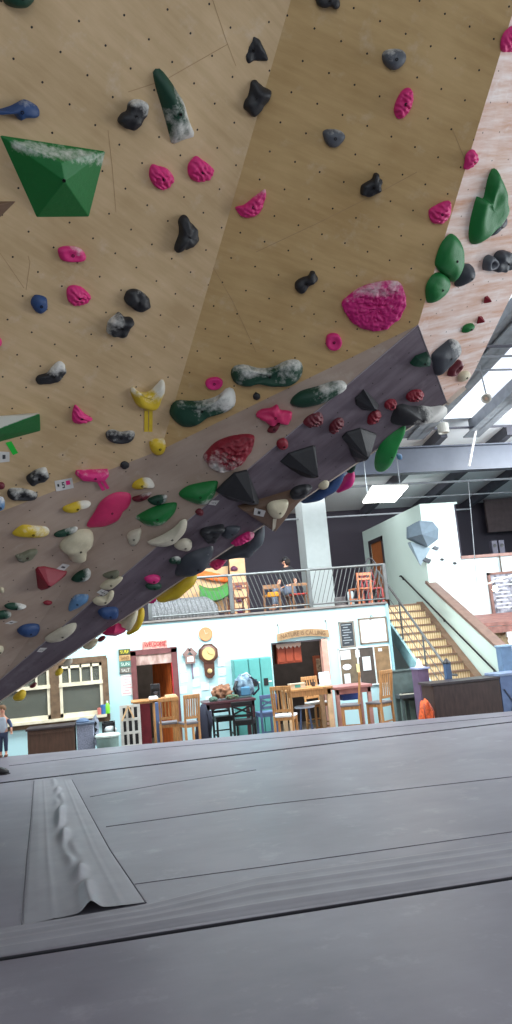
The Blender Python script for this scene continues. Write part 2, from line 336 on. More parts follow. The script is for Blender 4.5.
def hold(label, color, o, s, pts, h=0.05, style='round', chalk=0.0, face=None, apex=None, bolt=True, cat='climbing hold', name='climbing_hold', plane=None, group=None, cdir=None, tapes=None):
    v = [float(q) for q in pts.replace(',', ' ').split()]
    px = [(o[0]+v[i]/s, o[1]+v[i+1]/s) for i in range(0, len(v), 2)]
    cx = sum(p[0] for p in px)/len(px); cy = sum(p[1] for p in px)/len(px)
    if plane is not None: n = plane[1]; p0 = plane[0]; key = plane[2] if len(plane) > 2 else 'D'
    else:
        t, n, key = cast(cx, cy, face); p0 = CAM+ray(cx, cy)*t
    lift = 0.30*h if style != 'poly' else 0.0
    if key == 'W': lift = 0.8*h
    pl0 = p0+n*lift
    def hit(x, y): r = ray(x, y); return CAM+r*(n.dot(pl0-CAM)/n.dot(r))
    P3 = [hit(*p)-n*lift for p in px]
    c3 = hit(cx, cy)-n*lift
    e2 = (UPV-n*n.dot(UPV)).normalized(); e1 = e2.cross(n).normalized()
    P2 = [Vector(((p-c3).dot(e1), (p-c3).dot(e2))) for p in P3]
    if apex is not None:
        aw = hit(o[0]+apex[0]/s, o[1]+apex[1]/s)-n*lift; ap = Vector(((aw-c3).dot(e1), (aw-c3).dot(e2)))
    else:
        ap = Vector((0, 0))
        ar = 0; 
        for i in range(len(P2)):
            a, b = P2[i-1], P2[i]; k = a.x*b.y-b.x*a.y; ar += k; ap += (a+b)*k
        ap = ap/(3*ar) if abs(ar) > 1e-9 else Vector((0, 0))
    verts = []; faces = []; ch = []; smooth = True
    size = max((p-ap).length for p in P2)
    cd_ = Vector(cdir).normalized() if cdir else Vector((0, 1))
    def cval(q, k=0.0):
        return max(0.0, chalk*(0.55+0.75*((q-ap).dot(cd_))/max(size, 1e-6)+k))
    def w3(q, hh): return (e1*q.x+e2*q.y+n*hh)
    sd = sum(ord(c) for c in label)
    nz = Vector((sd % 17, sd % 23, sd % 29))
    if style in ('pyramid', 'wedge'):
        N_ = 4*len(P2); ring = []
        for i in range(len(P2)):
            a, b = P2[i], P2[(i+1) % len(P2)]
            for k in range(4): ring.append(a.lerp(b, k/4))
        prof = [(1.0, -0.02), (0.985, 0.08), (0.93, 0.16), (0.62, 0.50), (0.30, 0.83), (0.10, 0.98)] if style == 'pyramid' else [(1, -0.02), (0.97, 0.3), (0.9, 0.62), (0.8, 0.8), (0.4, 0.95), (0.1, 1.0)]
    else:
        N_ = {'bubbly': 84, 'shell': 56, 'blocky': 52}.get(style, 40); ring = smooth_poly(P2, N_)
        prof = {'round': [(1, -0.04), (0.985, 0.16), (0.93, 0.40), (0.83, 0.62), (0.68, 0.80), (0.48, 0.92), (0.25, 0.985), (0.08, 1.0)],
                'blocky': [(1, -0.04), (1.0, 0.30), (0.96, 0.58), (0.86, 0.80), (0.70, 0.92), (0.48, 0.99), (0.25, 1.0), (0.08, 1.0)],
                'bubbly': [(1, -0.04), (1.0, 0.3), (0.98, 0.5)]+[(0.96-0.045*k, min(1, 0.66+0.08*k)) for k in range(21)],
                'shell': [(1, -0.04), (0.99, 0.15), (0.96, 0.32)]+[(0.92-0.07*k, math.sqrt(1-(0.92-0.07*k)**2)) for k in range(13)],
                'ridge': [(1, -0.04), (0.97, 0.14), (0.88, 0.34), (0.72, 0.58), (0.54, 0.78), (0.34, 0.93), (0.16, 1.0), (0.05, 1.0)],
                'saddle': [(1, -0.04), (0.98, 0.22), (0.91, 0.50), (0.80, 0.74), (0.66, 0.86), (0.48, 0.80), (0.26, 0.70), (0.08, 0.68)],
                'pocket': [(1, -0.04), (0.98, 0.25), (0.92, 0.55), (0.80, 0.85), (0.62, 1.0), (0.42, 0.9), (0.28, 0.45), (0.08, 0.30)],
                'disc': [(1, -0.04), (0.99, 0.5), (0.95, 0.8), (0.85, 0.95), (0.62, 0.9), (0.40, 0.75), (0.22, 0.7), (0.08, 0.7)]}[style]
    for ri, (rs, hh) in enumerate(prof):
        for i in range(N_):
            q = ap+(ring[i]-ap)*rs; z = hh*h
            if ri > 0:
                if style == 'blocky':
                    f = noise.noise(Vector((q.x, q.y, 0))*16+nz); z += h*0.38*f*min(1, ri/2); q = q+(ring[i]-ap)*0.10*noise.noise(Vector((q.y*22, q.x*22, 3))+nz)
                elif style == 'shell':
                    f = math.sin((q.x*0.5+q.y)*150+5*noise.noise(Vector((q.x, q.y, 0))*16+nz)); z += h*0.10*f
                    z += h*0.22*noise.noise(Vector((q.x, q.y, 0))*38+nz)
                elif style == 'bubbly':
                    z += h*(0.45*abs(noise.noise(Vector((q.x, q.y, 0))*15+nz))+0.5*noise.noise(Vector((q.x, q.y, 0))*55+nz)); q = q+(ring[i]-ap)*0.05*noise.noise(Vector((ring[i].x*16, ring[i].y*16, 5))+nz)
                elif style in ('round', 'saddle', 'ridge'):
                    z += h*0.16*noise.noise(Vector((q.x, q.y, 0))*9+nz)
            verts.append(w3(q, z)); ch.append(cval(q, 0.35*noise.noise(Vector((q.x, q.y, 0))*12+nz)))
    R = len(prof)
    for r in range(R-1):
        for i in range(N_): j = (i+1) % N_; faces.append((r*N_+i, r*N_+j, (r+1)*N_+j, (r+1)*N_+i))
    faces.append(tuple((R-1)*N_+i for i in range(N_)))
    me = bpy.data.meshes.new(name); me.from_pydata([tuple(v_) for v_ in verts], [], faces); me.update()
    at = me.attributes.new('chalk', 'FLOAT', 'POINT'); at.data.foreach_set('value', ch)
    ob = link(name, me, hold_mat(color)); ob.location = c3
    if style not in ('pyramid', 'wedge'): me.polygons.foreach_set('use_smooth', [True]*len(me.polygons))
    else:
        bv = ob.modifiers.new('bevel', 'BEVEL'); bv.width = min(0.006, size*0.05); bv.segments = 2; bv.limit_method = 'ANGLE'; bv.angle_limit = 0.35
    fix_normals(ob)
    tag(ob, label, cat, group or FACEGRP[key])
    if bolt:
        top = w3(ap, h*prof[-1][1]); rr = min(0.011, size*0.16)
        b = MB().lathe(top-n*0.004, [(rr, 0), (rr, 0.007), (rr*0.6, 0.0075), (rr*0.55, 0.003), (0.0005, 0.003)], 8, axis=tuple(n))
        b.build('bolt', mat('bolt_steel', (40, 38, 38), 0.4, 0.8), ob, world=False)
    for tp in (tapes or []):
        tc_, tpts = tp; tv = [float(q) for q in tpts.replace(',', ' ').split()]
        tb = MB(); pp = []
        for i in range(0, len(tv), 2):
            r = ray(o[0]+tv[i]/s, o[1]+tv[i+1]/s); pq = CAM+r*(n.dot(p0-CAM)/n.dot(r)); pp.append(pq-c3+n*0.003)
        tb.prism(pp, n*0.002); fix_normals(tb.build('tape_strip', mat('tape_'+tc_, HOLDC[tc_] if tc_ != 'green' else (30, 190, 60), 0.5), ob, world=False))
    return ob
def paper_tag(label, o, s, pts, marks=(), face=None, plane=None):
    v = [float(q) for q in pts.replace(',', ' ').split()]; px = [(o[0]+v[i]/s, o[1]+v[i+1]/s) for i in range(0, len(v), 2)]
    cx = sum(p[0] for p in px)/4; cy = sum(p[1] for p in px)/4
    if plane: n, p0 = plane[1], plane[0]
    else: t, n, key = cast(cx, cy, face); p0 = CAM+ray(cx, cy)*t
    def hit(x, y, l): r = ray(x, y); return CAM+r*(n.dot(p0+n*l-CAM)/n.dot(r))
    mb = MB(); mb.prism([hit(*p, 0.001) for p in px], n*0.0015)
    ob = fix_normals(mb.build('paper_tag', mat('tag_paper', (205, 203, 200), 0.6), origin=p0)); tag(ob, label, 'tag', 'paper route tags on the wall')
    a, b, c, d = [Vector(p) for p in px]
    def uvp(u, w_): p = a.lerp(b, u).lerp(d.lerp(c, u), w_); return (p.x, p.y)
    for (nm, col, u0, w0, u1, w1) in marks:
        mb = MB(); mb.prism([hit(*uvp(u0, w0), 0.0026), hit(*uvp(u1, w0), 0.0026), hit(*uvp(u1, w1), 0.0026), hit(*uvp(u0, w1), 0.0026)], n*0.0008)
        fix_normals(mb.build(nm, mat('mark_%d_%d_%d' % col, col, 0.6), ob))
    return ob
FIVE = [('numeral', (40, 40, 44), .38, .25, .52, .35), ('numeral', (40, 40, 44), .38, .25, .42, .52), ('numeral', (40, 40, 44), .38, .46, .52, .56), ('numeral', (40, 40, 44), .48, .5, .52, .8), ('numeral', (40, 40, 44), .38, .72, .52, .82)]
# --- big volumes built face by face
def volume(label, color, o, s, base, tops, faces, face, hts, chalkf=None, name='climbing_volume', cat='climbing volume', bolt=None):
    bp_ = [(o[0]+x/s, o[1]+y/s) for x, y in base]; cx = sum(p[0] for p in bp_)/len(bp_); cy = sum(p[1] for p in bp_)/len(bp_)
    t, n, key = cast(cx, cy, face); p0 = CAM+ray(cx, cy)*t
    def hit(x, y, l): r = ray(x, y); return CAM+r*(n.dot(p0+n*l-CAM)/n.dot(r))
    V = [hit(*p, -0.004)-p0 for p in bp_]+[hit(o[0]+x/s, o[1]+y/s, hh)-p0 for (x, y), hh in zip(tops, hts)]
    me = bpy.data.meshes.new(name); me.from_pydata([tuple(v) for v in V], [], faces+[tuple(range(len(base)))]); me.update()
    bm = bmesh.new(); bm.from_mesh(me)
    bmesh.ops.recalc_face_normals(bm, faces=bm.faces); bmesh.ops.triangulate(bm, faces=bm.faces)
    bmesh.ops.subdivide_edges(bm, edges=bm.edges, cuts=7, use_grid_fill=True); bm.to_mesh(me); bm.free()
    at = me.attributes.new('chalk', 'FLOAT', 'POINT'); vals = []
    for v in me.vertices:
        q = p0+v.co; z = (q-CAM); px = 256+F*z.dot(RT)/z.dot(FW); py = 512-F*z.dot(UP)/z.dot(FW)
        vals.append(chalkf((px-o[0])*s, (py-o[1])*s) if chalkf else 0.0)
    at.data.foreach_set('value', vals)
    ob = link(name, me, hold_mat(color)); ob.location = p0; tag(ob, label, cat, FACEGRP[key])
    bv = ob.modifiers.new('bevel', 'BEVEL'); bv.width = 0.008; bv.segments = 3; bv.limit_method = 'ANGLE'; bv.angle_limit = 0.3
    if bolt:
        c = hit(o[0]+bolt[0]/s, o[1]+bolt[1]/s, bolt[2])-p0
        MB().lathe(c, [(.012, 0), (.012, .008), (.007, .0085), (.006, .003), (.0005, .003)], 8, axis=tuple(n)).build('bolt', mat('bolt_steel', (40, 38, 38)), ob, world=False)
    return ob
a0, a1, a2, a3 = (0, 0), (128, 0), (256, 0), (384, 0)
b0, b1_, b2_, b3 = (0, 128), (128, 128), (256, 128), (384, 128)
c0, c1_, c2_, c3_ = (0, 256), (128, 256), (256, 256), (384, 256)
d0, d1_, d2_, d3_ = (0, 384), (128, 384), (256, 384), (384, 384)
# --- ochre panels, left part
hold('dark green rounded hold cut off by the top left of the photo', 'dgreen', a0, 4, '15,-20 22,15 60,34 105,34 130,15 140,-10 120,-60 40,-60', .09, chalk=.1, face='L')
hold('long blue hold with a chalky top at the upper left edge', 'blue', a0, 4, '-40,438 0,438 45,425 90,402 110,402 150,425 162,450 158,468 140,474 105,474 85,484 70,476 55,458 0,456 -40,460', .06, 'round', .55, face='L')
hold('black and chalk white lumpy hold left of the tall green wedge', 'black', a0, 2, '237,240 245,228 255,222 258,208 270,200 288,202 295,212 292,228 285,240 278,255 268,260 250,255 240,248', .07, 'blocky', .6, face='L')
hold('tall narrow dark green wedge hold streaked with chalk', 'dgreen', a0, 2, '308,145 314,138 325,140 345,165 360,190 370,205 380,240 388,260 391,275 370,282 348,290 343,280 330,230 315,180', .08, 'ridge', 1.05, face='L', cdir=(1, .2), apex=(355, 225))
hold('pale pink striped slot hold above a round pink one at left', 'pink', (0, 200), 2, '118,98 135,93 160,97 172,110 170,122 145,125 125,122 118,110', .05, 'saddle', .55, face='L')
hold('round frilly pink hold right of the small blue knob', 'pink', c0, 4, '270,135 290,120 325,125 350,145 366,165 355,185 325,200 290,198 272,175', .055, 'shell', .15, face='L')
hold('small smooth blue knob near the left edge', 'blue', c0, 4, '125,185 135,165 150,158 185,168 192,190 190,215 165,232 145,225 130,205', .055, 'round', .2, face='L')
hold('charcoal block hold directly above the squarish charcoal one', 'black', (0, 200), 2, '250,195 258,182 275,180 292,190 300,202 298,215 285,223 268,218 252,205', .07, 'blocky', .45, face='L')
hold('squarish charcoal hold with a grey chalky front', 'black', (0, 200), 2, '215,265 218,245 232,232 240,226 250,235 262,236 268,242 262,250 258,262 250,270 238,273 222,270', .08, 'blocky', .6, face='L', cdir=(-1, 0))
hold('curved black hold with a chalked upper end under the blue knob', 'black', (0, 200), 2, '72,360 78,352 95,347 105,335 118,324 128,328 132,342 122,355 105,366 85,368 75,366', .05, 'blocky', .75, face='L')
hold('pink hold half cut off at the left edge above the green box', 'pink', c0, 4, '-30,325 0,330 8,340 8,352 0,360 -30,362', .05, 'round', .3, face='L')
hold('tall black rock shaped hold below the two upper pink ones', 'black', b1_, 4, '190,490 192,470 207,430 208,400 205,375 218,355 235,352 245,372 270,395 280,420 283,445 262,468 240,488 220,485 200,497', .08, 'blocky', .35, face='L', cdir=(1, 0))
hold('round pink shell hold, left one of the upper pair', 'pink', b1_, 4, '88,175 100,148 130,155 160,165 185,195 185,218 165,240 140,250 115,240 92,208', .06, 'shell', .35, face='L', cdir=(1, 1))
hold('round pink shell hold, right one of the upper pair', 'pink', b1_, 4, '242,160 250,138 275,114 300,128 335,155 348,178 330,205 295,218 262,212 245,190', .06, 'shell', .3, face='L', cdir=(1, 1))
hold('pink leaf shaped hold with a chalky upper rim near the panel crease', 'pink', b1_, 4, '430,318 465,308 500,280 530,258 550,246 553,270 545,300 535,330 515,350 485,362 455,355 440,340', .055, 'shell', .45, face='R')
hold('knobbly black hold, upper of the two in the top centre', 'black', a1, 4, '442,170 448,152 475,150 495,135 512,145 528,160 545,195 560,235 550,243 515,245 495,250 475,258 460,250 460,215 452,185', .08, 'blocky', .2, face='R', cdir=(1, 0))
hold('knobbly black hold, lower of the two in the top centre', 'black', a1, 4, '455,415 460,395 475,380 488,320 510,315 540,345 575,365 570,390 545,430 515,465 500,468 480,450 460,435', .08, 'blocky', .25, face='R', cdir=(1, .4))
hold('black knobbly hold cut off by the top edge of the photo', 'black', a2, 4, '243,-20 243,10 255,25 280,32 300,28 320,38 335,25 335,5 325,-20', .06, 'blocky', .1, face='R')
hold('smooth grey half moon hold near the top right', 'grey', a3, 4, '-4,215 15,200 50,195 80,203 92,225 85,250 65,272 40,282 15,270 -3,245', .07, 'round', .62, face='R')
hold('smooth grey half moon hold left of the knobbly black block', 'grey', b2_, 4, '268,25 275,10 300,5 335,10 355,25 358,40 345,60 325,78 300,78 280,60', .06, 'round', .5, face='R')
hold('upright oval pink hold below the grey half moon at top right', 'pink', a3, 4, '42,450 45,420 60,385 80,358 105,352 118,375 118,410 105,440 80,472 55,475', .06, 'shell', .1, face='R')
hold('knobbly black block hold below and right of the grey half moon', 'black', b2_, 4, '420,265 422,235 440,220 465,205 475,183 490,183 495,200 507,215 500,230 498,250 480,262 455,275 430,270', .07, 'blocky', .1, face='R')
hold('small black bone shaped hold left of the big magenta dish', 'black', c2_, 4, '157,130 160,105 185,88 210,80 220,63 235,63 242,78 250,92 240,103 218,115 205,130 185,150 170,148', .06, 'blocky', .1, face='R')
hold('small round pink knob below the big magenta dish', 'pink', c2_, 4, '280,340 285,320 305,310 330,315 343,338 338,360 320,375 298,375 282,360', .05, 'disc', .1, face='R')
hold('big magenta dish hold with a bubbly surface and chalky rim', 'magenta', (0, 0), 1, '342,303 350,295 360,288 375,283 390,281 400,283 405,292 406,302 403,312 398,320 388,328 375,331 360,328 350,320 345,312', .055, 'bubbly', .55, face='R', cdir=(0, 1))
hold('pink shell hold beside the right edge of the ochre panel', 'pink', b3, 4, '180,340 190,322 230,300 262,292 270,310 268,345 245,378 215,386 190,375', .06, 'shell', .15, face='R')
hold('flat pink disc hold between the two long green holds', 'pink', (150, 350), 2.844, '157,97 165,83 190,78 206,87 205,100 190,111 168,110', .04, 'disc', .1, face='R')
hold('long dark green sausage hold with a chalky middle, upper one', 'dgreen', (150, 350), 2.844, '230,70 240,50 270,45 310,55 350,52 385,35 415,30 433,40 436,65 420,92 395,103 350,105 300,98 265,105 240,95', .10, 'saddle', .82, face='R', cdir=(0, .6))
hold('long dark green sausage hold with a chalky middle, lower left one', 'dgreen', d1_, 4, '165,110 175,85 200,70 240,72 290,72 335,62 370,45 395,22 420,22 432,50 430,85 405,108 370,120 330,130 290,155 250,176 215,172 185,150 168,130', .10, 'saddle', .8, face='R', cdir=(.3, .6))
hold('tiny black button screwed under the upper long green hold', 'black', (150, 350), 2.844, '294,128 303,122 313,128 313,138 303,143 294,138', .025, 'round', 0, face='R', bolt=False)
hold('tiny black button beside the pink taped wedge', 'black', (0, 370), 2.844, '344,266 355,260 367,266 367,276 355,283 344,277', .025, 'round', 0, face='L', bolt=False)
hold('yellow horned hold with a chalky scoop and yellow tape below', 'yellow', d1_, 4, '12,30 22,15 45,35 70,38 95,30 120,5 140,-15 150,0 148,30 135,60 125,90 105,108 70,105 40,90 22,60', .08, 'saddle', .8, face='L', tapes=[('yellow', '65,105 80,105 80,190 64,190'), ('yellow', '84,105 98,105 97,190 82,190')])
hold('small yellow hold below the yellow horned one', 'yellow', d1_, 4, '88,240 100,225 130,222 148,225 152,255 140,280 115,287 95,270', .06, 'round', .5, face='L')
hold('black barrel hold with a chalked waist left of the small yellow one', 'black', (0, 370), 2.844, '302,185 308,175 325,172 345,178 370,175 384,178 383,192 370,205 345,210 320,207 306,198', .06, 'saddle', .7, face='L')
hold('flat pink wedge with a chalked top and pink tape tail', 'pink', d0, 4, '303,365 308,350 435,345 438,362 425,378 400,388 360,385 320,382', .08, 'wedge', .55, face='L', tapes=[('pink', '385,388 398,384 422,422 408,427'), ('pink', '402,383 415,378 438,415 426,421')])
hold('pink triangular hold right of the green box', 'pink', d0, 4, '290,125 300,88 312,92 340,120 372,142 355,155 320,160 295,155', .05, 'shell', .3, face='L')
bx = volume('green box wedge with a chalked sloping top at the left edge, green tape below', 'green', d0, 4, [(-60, 132), (150, 114), (163, 188), (-60, 248)], [(160, 121), (-60, 204)], [(0, 1, 4, 5), (5, 4, 2, 3), (1, 2, 4), (0, 5, 3)], 'L', [.13, .13], lambda x, y: 1.0 if y < 180-.385*x else 0.12)
tp_n = NL.normalized()*-1; MB().prism([on(NL, d0[0]+x/4, d0[1]+y/4)+tp_n*.001-bx.location for x, y in ((22, 235), (45, 228), (72, 275), (52, 284))], tp_n*.002).build('tape_strip', mat('tape_green', (30, 190, 60), 0.5), bx, world=False)
paper_tag('small paper tag under the green box at the left edge', d0, 4, '-2,270 38,272 38,310 -2,314', [('numeral', (60, 60, 66), .3, .3, .6, .7)], face='L')
hold('black oval hold with a chalked top above the black and white barrel', 'black', d0, 4, '108,375 125,360 150,345 185,338 193,365 185,385 150,395 125,405 110,392', .06, 'blocky', .6, face='L')
paper_tag('paper tag with a pink square below the pink taped wedge', d0, 4, '218,388 288,375 295,415 225,430', [('mark', (30, 30, 34), .12, .35, .22, .6), ('mark', (226, 40, 128), .62, .2, .85, .6)]+FIVE, face='L')
hold('black and white barrel hold at the lower left of the ochre panel', 'black', d0, 4, '30,440 42,422 75,420 110,425 150,440 145,460 110,465 60,462 38,460', .06, 'saddle', .75, face='L')
hold('tiny dark red knob at the left edge above the barrel', 'dred', d0, 4, '-8,398 10,395 20,405 15,418 -8,420', .03, 'round', 0, face='L', bolt=False)
hold('pale blue chalky hold cut off by the left edge', 'lblue', d0, 4, '-20,462 10,458 20,475 15,500 -20,508', .06, 'round', .5, face='P')
# --- beige middle panel
hold('thin yellow hold with a chalked right half beside the hot pink one', 'yellow', (0, 500), 5.12, '322,50 330,38 360,25 400,12 450,8 468,20 455,32 420,40 390,60 350,65 328,60', .05, 'round', .8, cdir=(1, .3))
hold('hot pink bent finger shaped hold on the beige panel', 'hotpink', (0, 0), 1, '87,527 95,513 101,503 110,496 120,493 131,495 131,505 124,511 118,521 108,526 97,528', .055, 'round', 0)
hold('yellow crescent hold with a chalk white right side', 'yellow', (100, 480), 5.12, '158,40 160,15 180,0 220,-8 255,-5 278,25 275,45 255,42 240,35 215,50 180,52', .06, 'ridge', .9, cdir=(1, .2))
hold('dark red and white plate hold under the yellow crescent', 'dred', (100, 480), 5.12, '165,92 200,80 255,65 262,75 240,98 200,112 170,108', .04, 'round', .6)
hold('small grey green hold above the large green shark fin', 'dgreen', (100, 480), 5.12, '243,103 270,88 300,80 340,80 343,100 330,120 290,130 260,122', .05, 'round', .6, cdir=(1, 0))
hold('large green shark fin hold with chalk along its lower edge', 'green', (100, 480), 5.12, '180,198 230,165 300,135 370,122 395,127 385,170 355,205 320,232 280,243 235,240 200,218', .10, 'ridge', .62, cdir=(-.2, -1))
hold('large green fin hold with a chalky tip, right of the shark fin', 'green', d1_, 4, '202,445 235,415 290,400 355,392 360,410 345,455 310,485 270,485 230,468', .10, 'ridge', .6, cdir=(.5, -1))
hold('large crimson half dome hold with a chalky lower rim', 'red', d1_, 4, '300,297 315,275 350,240 400,218 450,208 495,208 508,220 500,260 480,295 455,325 410,348 370,357 335,345 315,320', .13, 'shell', .7, cdir=(-.4, -1))
hold('long beige horn hold crossing the edge of the dark underside', 'white', (100, 480), 5.12, '245,325 290,305 340,280 385,250 420,215 445,210 450,225 440,260 410,295 370,325 320,345 270,340', .07, 'round', .2, face='P')
hold('small beige hold with a dark red lower tip', 'white', (100, 480), 5.12, '135,290 150,270 180,257 210,255 207,295 190,330 165,338 148,325 140,305', .06, 'round', .3)
hold('pink crumpled hold below the two long green holds', 'hotpink', d2_, 4, '0,125 20,105 60,98 85,85 97,105 120,108 143,115 140,140 130,160 105,160 90,150 70,165 40,155 15,140', .07, 'blocky', 0, face='P')
hold('small dark red drop hold under the crumpled pink one', 'dred', d2_, 4, '45,190 55,172 75,160 95,158 95,170 80,192 60,197', .04, 'round', .1, face='P')
hold('long pale green sausage hold beside the dark underside corner', 'dgreen', d2_, 4, '137,80 150,55 185,30 240,15 300,-5 345,-10 365,5 360,25 330,45 280,70 230,90 180,97 145,90', .09, 'round', .72, face='P', cdir=(.3, 1))
hold('flat yellow hold with a chalked rim at the left of the beige panel', 'yellow', (0, 500), 5.12, '65,175 90,150 125,133 180,138 235,142 255,158 255,175 230,185 180,188 120,190 75,185', .06, 'round', .7, cdir=(.6, .8))
hold('slim grey green hold above the bone white one', 'dgreen', (0, 500), 5.12, '278,180 295,165 340,150 390,140 400,150 385,165 350,180 310,190 282,188', .04, 'round', .7, cdir=(1, 0))
hold('large bone white three lobed hold', 'cream', (0, 500), 5.12, '310,255 315,230 345,200 385,172 430,160 470,165 483,190 475,220 450,245 445,280 435,310 400,325 365,315 345,285 320,265', .11, 'round', .1)
hold('grey and black mottled hold left of the bone white one', 'olive', (0, 500), 5.12, '80,290 115,275 150,260 185,255 190,265 170,290 130,305 110,320 95,312', .05, 'blocky', .4, cdir=(-.6, 0))
hold('red three sided wedge volume with a chalked top edge', 'red', (0, 500), 5.12, '188,372 200,358 235,355 350,380 345,395 250,460 215,475 200,465', .14, 'pyramid', .25, apex=(235, 405), cat='climbing volume', name='climbing_volume')
hold('green hold with a white chalked end right of the red wedge', 'dgreen', (0, 500), 5.12, '365,405 395,375 440,355 458,360 465,385 450,408 400,420 370,415', .06, 'round', .7, cdir=(1, -.3))
hold('blue and white hold above the long beige wing', 'lblue', (0, 600), 5.12, '350,40 360,10 385,-20 420,-25 450,-22 452,0 440,15 400,40 370,52 352,60', .06, 'round', .5)
hold('tiny red chip hold above the blue oval at lower left', 'red', (0, 600), 5.12, '222,15 240,5 262,8 268,16 245,25 228,22', .03, 'round', 0, bolt=False)
hold('upper of two green and white holds near the left edge', 'dgreen', (0, 600), 5.12, '25,32 50,20 90,20 130,30 135,38 100,45 60,47 30,42', .05, 'round', .75, cdir=(1, 0))
hold('lower of two green and white holds near the left edge', 'dgreen', (0, 600), 5.12, '-20,70 20,58 50,65 60,80 40,92 15,95 -20,95', .05, 'round', .6, cdir=(1, .3))
hold('dark blue oval hold at the lower left of the beige panel', 'blue', (0, 600), 5.12, '90,165 115,138 160,128 200,132 205,155 185,178 145,188 110,182', .07, 'round', .1)
hold('long beige wing hold at the edge of the dark underside, lower left', 'white', (0, 600), 5.12, '230,205 260,180 310,150 360,128 390,124 393,140 370,170 320,205 280,215 245,218', .06, 'round', .15, face='P')
hold('small white hold cut off at the left edge of the beige panel', 'cream', (0, 600), 5.12, '-20,242 10,240 20,250 8,272 -20,280', .05, 'round', .3)
hold('tiny cream ball hold near the left edge', 'cream', (0, 500), 5.12, '0,455 10,450 20,455 20,470 10,475 0,470', .03, 'round', .1, bolt=False)
hold('olive grey flat hold above the cream one at the panel edge', 'olive', (80, 560), 5.12, '115,78 150,62 190,55 200,65 195,88 165,97 130,92', .04, 'round', .3, face='P')
hold('cream flat hold lying along the edge of the dark underside', 'cream', (80, 560), 5.12, '100,140 130,110 170,95 210,88 218,102 190,130 160,150 120,150', .05, 'round', .1, face='P')
paper_tag('small paper tag left of the green hold with white end', (0, 500), 5.12, '288,352 322,325 357,333 328,362', [('numeral', (60, 60, 66), .35, .3, .6, .75)])
paper_tag('small paper tag under the lower green and white hold', (0, 600), 5.12, '25,120 60,105 90,112 55,124', [('numeral', (60, 60, 66), .35, .3, .6, .75)])
# --- dark underside
DU = 'D'
hold('cream hold with a grey rim below a paper tag', 'cream', (80, 560), 5.12, '65,215 90,195 130,190 155,165 175,165 172,190 150,215 120,230 85,230', .06, 'round', .1, face=DU)
hold('dark blue oval hold low on the dark underside', 'blue', (80, 560), 5.12, '93,275 110,255 150,248 190,250 200,270 190,295 150,300 115,295', .07, 'round', .1, face=DU)
hold('pink hold above a dark green one on the underside', 'pink', (80, 560), 5.12, '330,100 350,85 385,80 412,90 410,105 390,118 350,115', .05, 'round', .1, face=DU)
hold('dark green hold below the pink one on the underside', 'dgreen', (80, 560), 5.12, '335,135 360,122 395,120 418,130 415,145 385,150 350,148', .05, 'round', .3, face=DU)
hold('small cream leaf hold on the dark underside', 'white', (100, 480), 5.12, '380,340 400,320 435,305 468,315 472,340 455,360 430,363 400,355', .06, 'round', .2, face=DU)
hold('tiny teal hold with chalk beside the steel grey slab', 'dgreen', (100, 480), 5.12, '355,415 370,400 400,395 415,405 412,425 385,430 360,428', .04, 'round', .6, face=DU)
hold('big steel grey slab hold above the balcony corner', 'steel', (180, 480), 5.12, '-20,500 -5,440 30,400 80,375 160,352 178,360 165,410 140,450 100,480 40,500', .12, 'ridge', .4, face=DU, cdir=(1, .3))
hold('jagged black hold in the middle of the dark underside', 'black', (180, 480), 5.12, '105,275 120,255 160,245 225,235 215,265 195,290 150,325 125,305', .08, 'blocky', .2, face=DU)
hold('smooth grey leaf hold right of the jagged black one', 'steel', (180, 480), 5.12, '215,285 240,245 300,240 312,255 280,285 240,302', .05, 'round', .15, face=DU)
hold('tiny dark pink knob near the panel edge', 'dred', (180, 480), 5.12, '80,165 100,150 120,160 115,180 90,180', .04, 'round', .2, face=DU, bolt=False)
hold('huge black pyramid volume with a chalked right edge', 'black', (180, 480), 5.12, '192,78 240,30 290,-15 355,-30 415,120 412,138 370,145 320,135 250,115', .20, 'pyramid', .4, face=DU, apex=(350, 60), cdir=(1, .2), cat='climbing volume', name='climbing_volume')
hold('black pyramid volume in the middle of the underside', 'black', d2_, 4, '105,325 140,290 235,260 245,262 245,340 235,365 205,385 180,375 140,350', .18, 'pyramid', .3, face=DU, apex=(225, 335), cdir=(.3, -1), cat='climbing volume', name='climbing_volume')
hold('small black pyramid volume between the red holds', 'black', d2_, 4, '402,65 425,45 437,30 460,50 498,90 465,108 430,112 405,92', .12, 'pyramid', .3, face=DU, apex=(462, 82), cdir=(1, 0), cat='climbing volume', name='climbing_volume')
hold('grey black pyramid volume hanging near the lip', 'black', d2_, 4, '352,225 370,205 425,188 460,200 490,212 470,250 440,300 410,325 390,300 380,265', .17, 'pyramid', .3, face=DU, apex=(425, 265), cdir=(0, -1), cat='climbing volume', name='climbing_volume')
hold('small pinkish red knob above the middle black pyramid', 'red', d2_, 4, '85,250 90,230 115,220 130,235 125,255 100,263', .05, 'round', .1, face=DU)
hold('red crinkled hold left of the thin upright red one', 'dred', d2_, 4, '192,155 210,135 240,120 262,120 272,145 255,165 215,175 195,165', .06, 'shell', .35, face=DU)
hold('thin red crinkled hold leaning right on the underside', 'dred', d2_, 4, '295,190 300,165 325,142 350,142 350,165 320,192 305,200', .06, 'shell', .35, face=DU)
hold('narrow red hold under the small black pyramid', 'red', d2_, 4, '448,150 455,128 480,108 500,115 498,135 470,160 450,162', .06, 'shell', .3, face=DU)
hold('round red hold with a centre ridge near the panel corner', 'red', d3_, 4, '93,65 95,45 120,28 150,28 162,45 150,60 120,72', .06, 'shell', .25, face=DU)
hold('small round red hold right of the small black pyramid', 'red', d3_, 4, '5,95 8,75 30,63 50,70 48,95 25,105', .05, 'shell', .25, face=DU)
hold('dark green half round hold near the top corner of the underside', 'dgreen', c3_, 4, '107,435 130,405 175,388 187,410 180,435 130,440', .08, 'wedge', .2, face=DU)
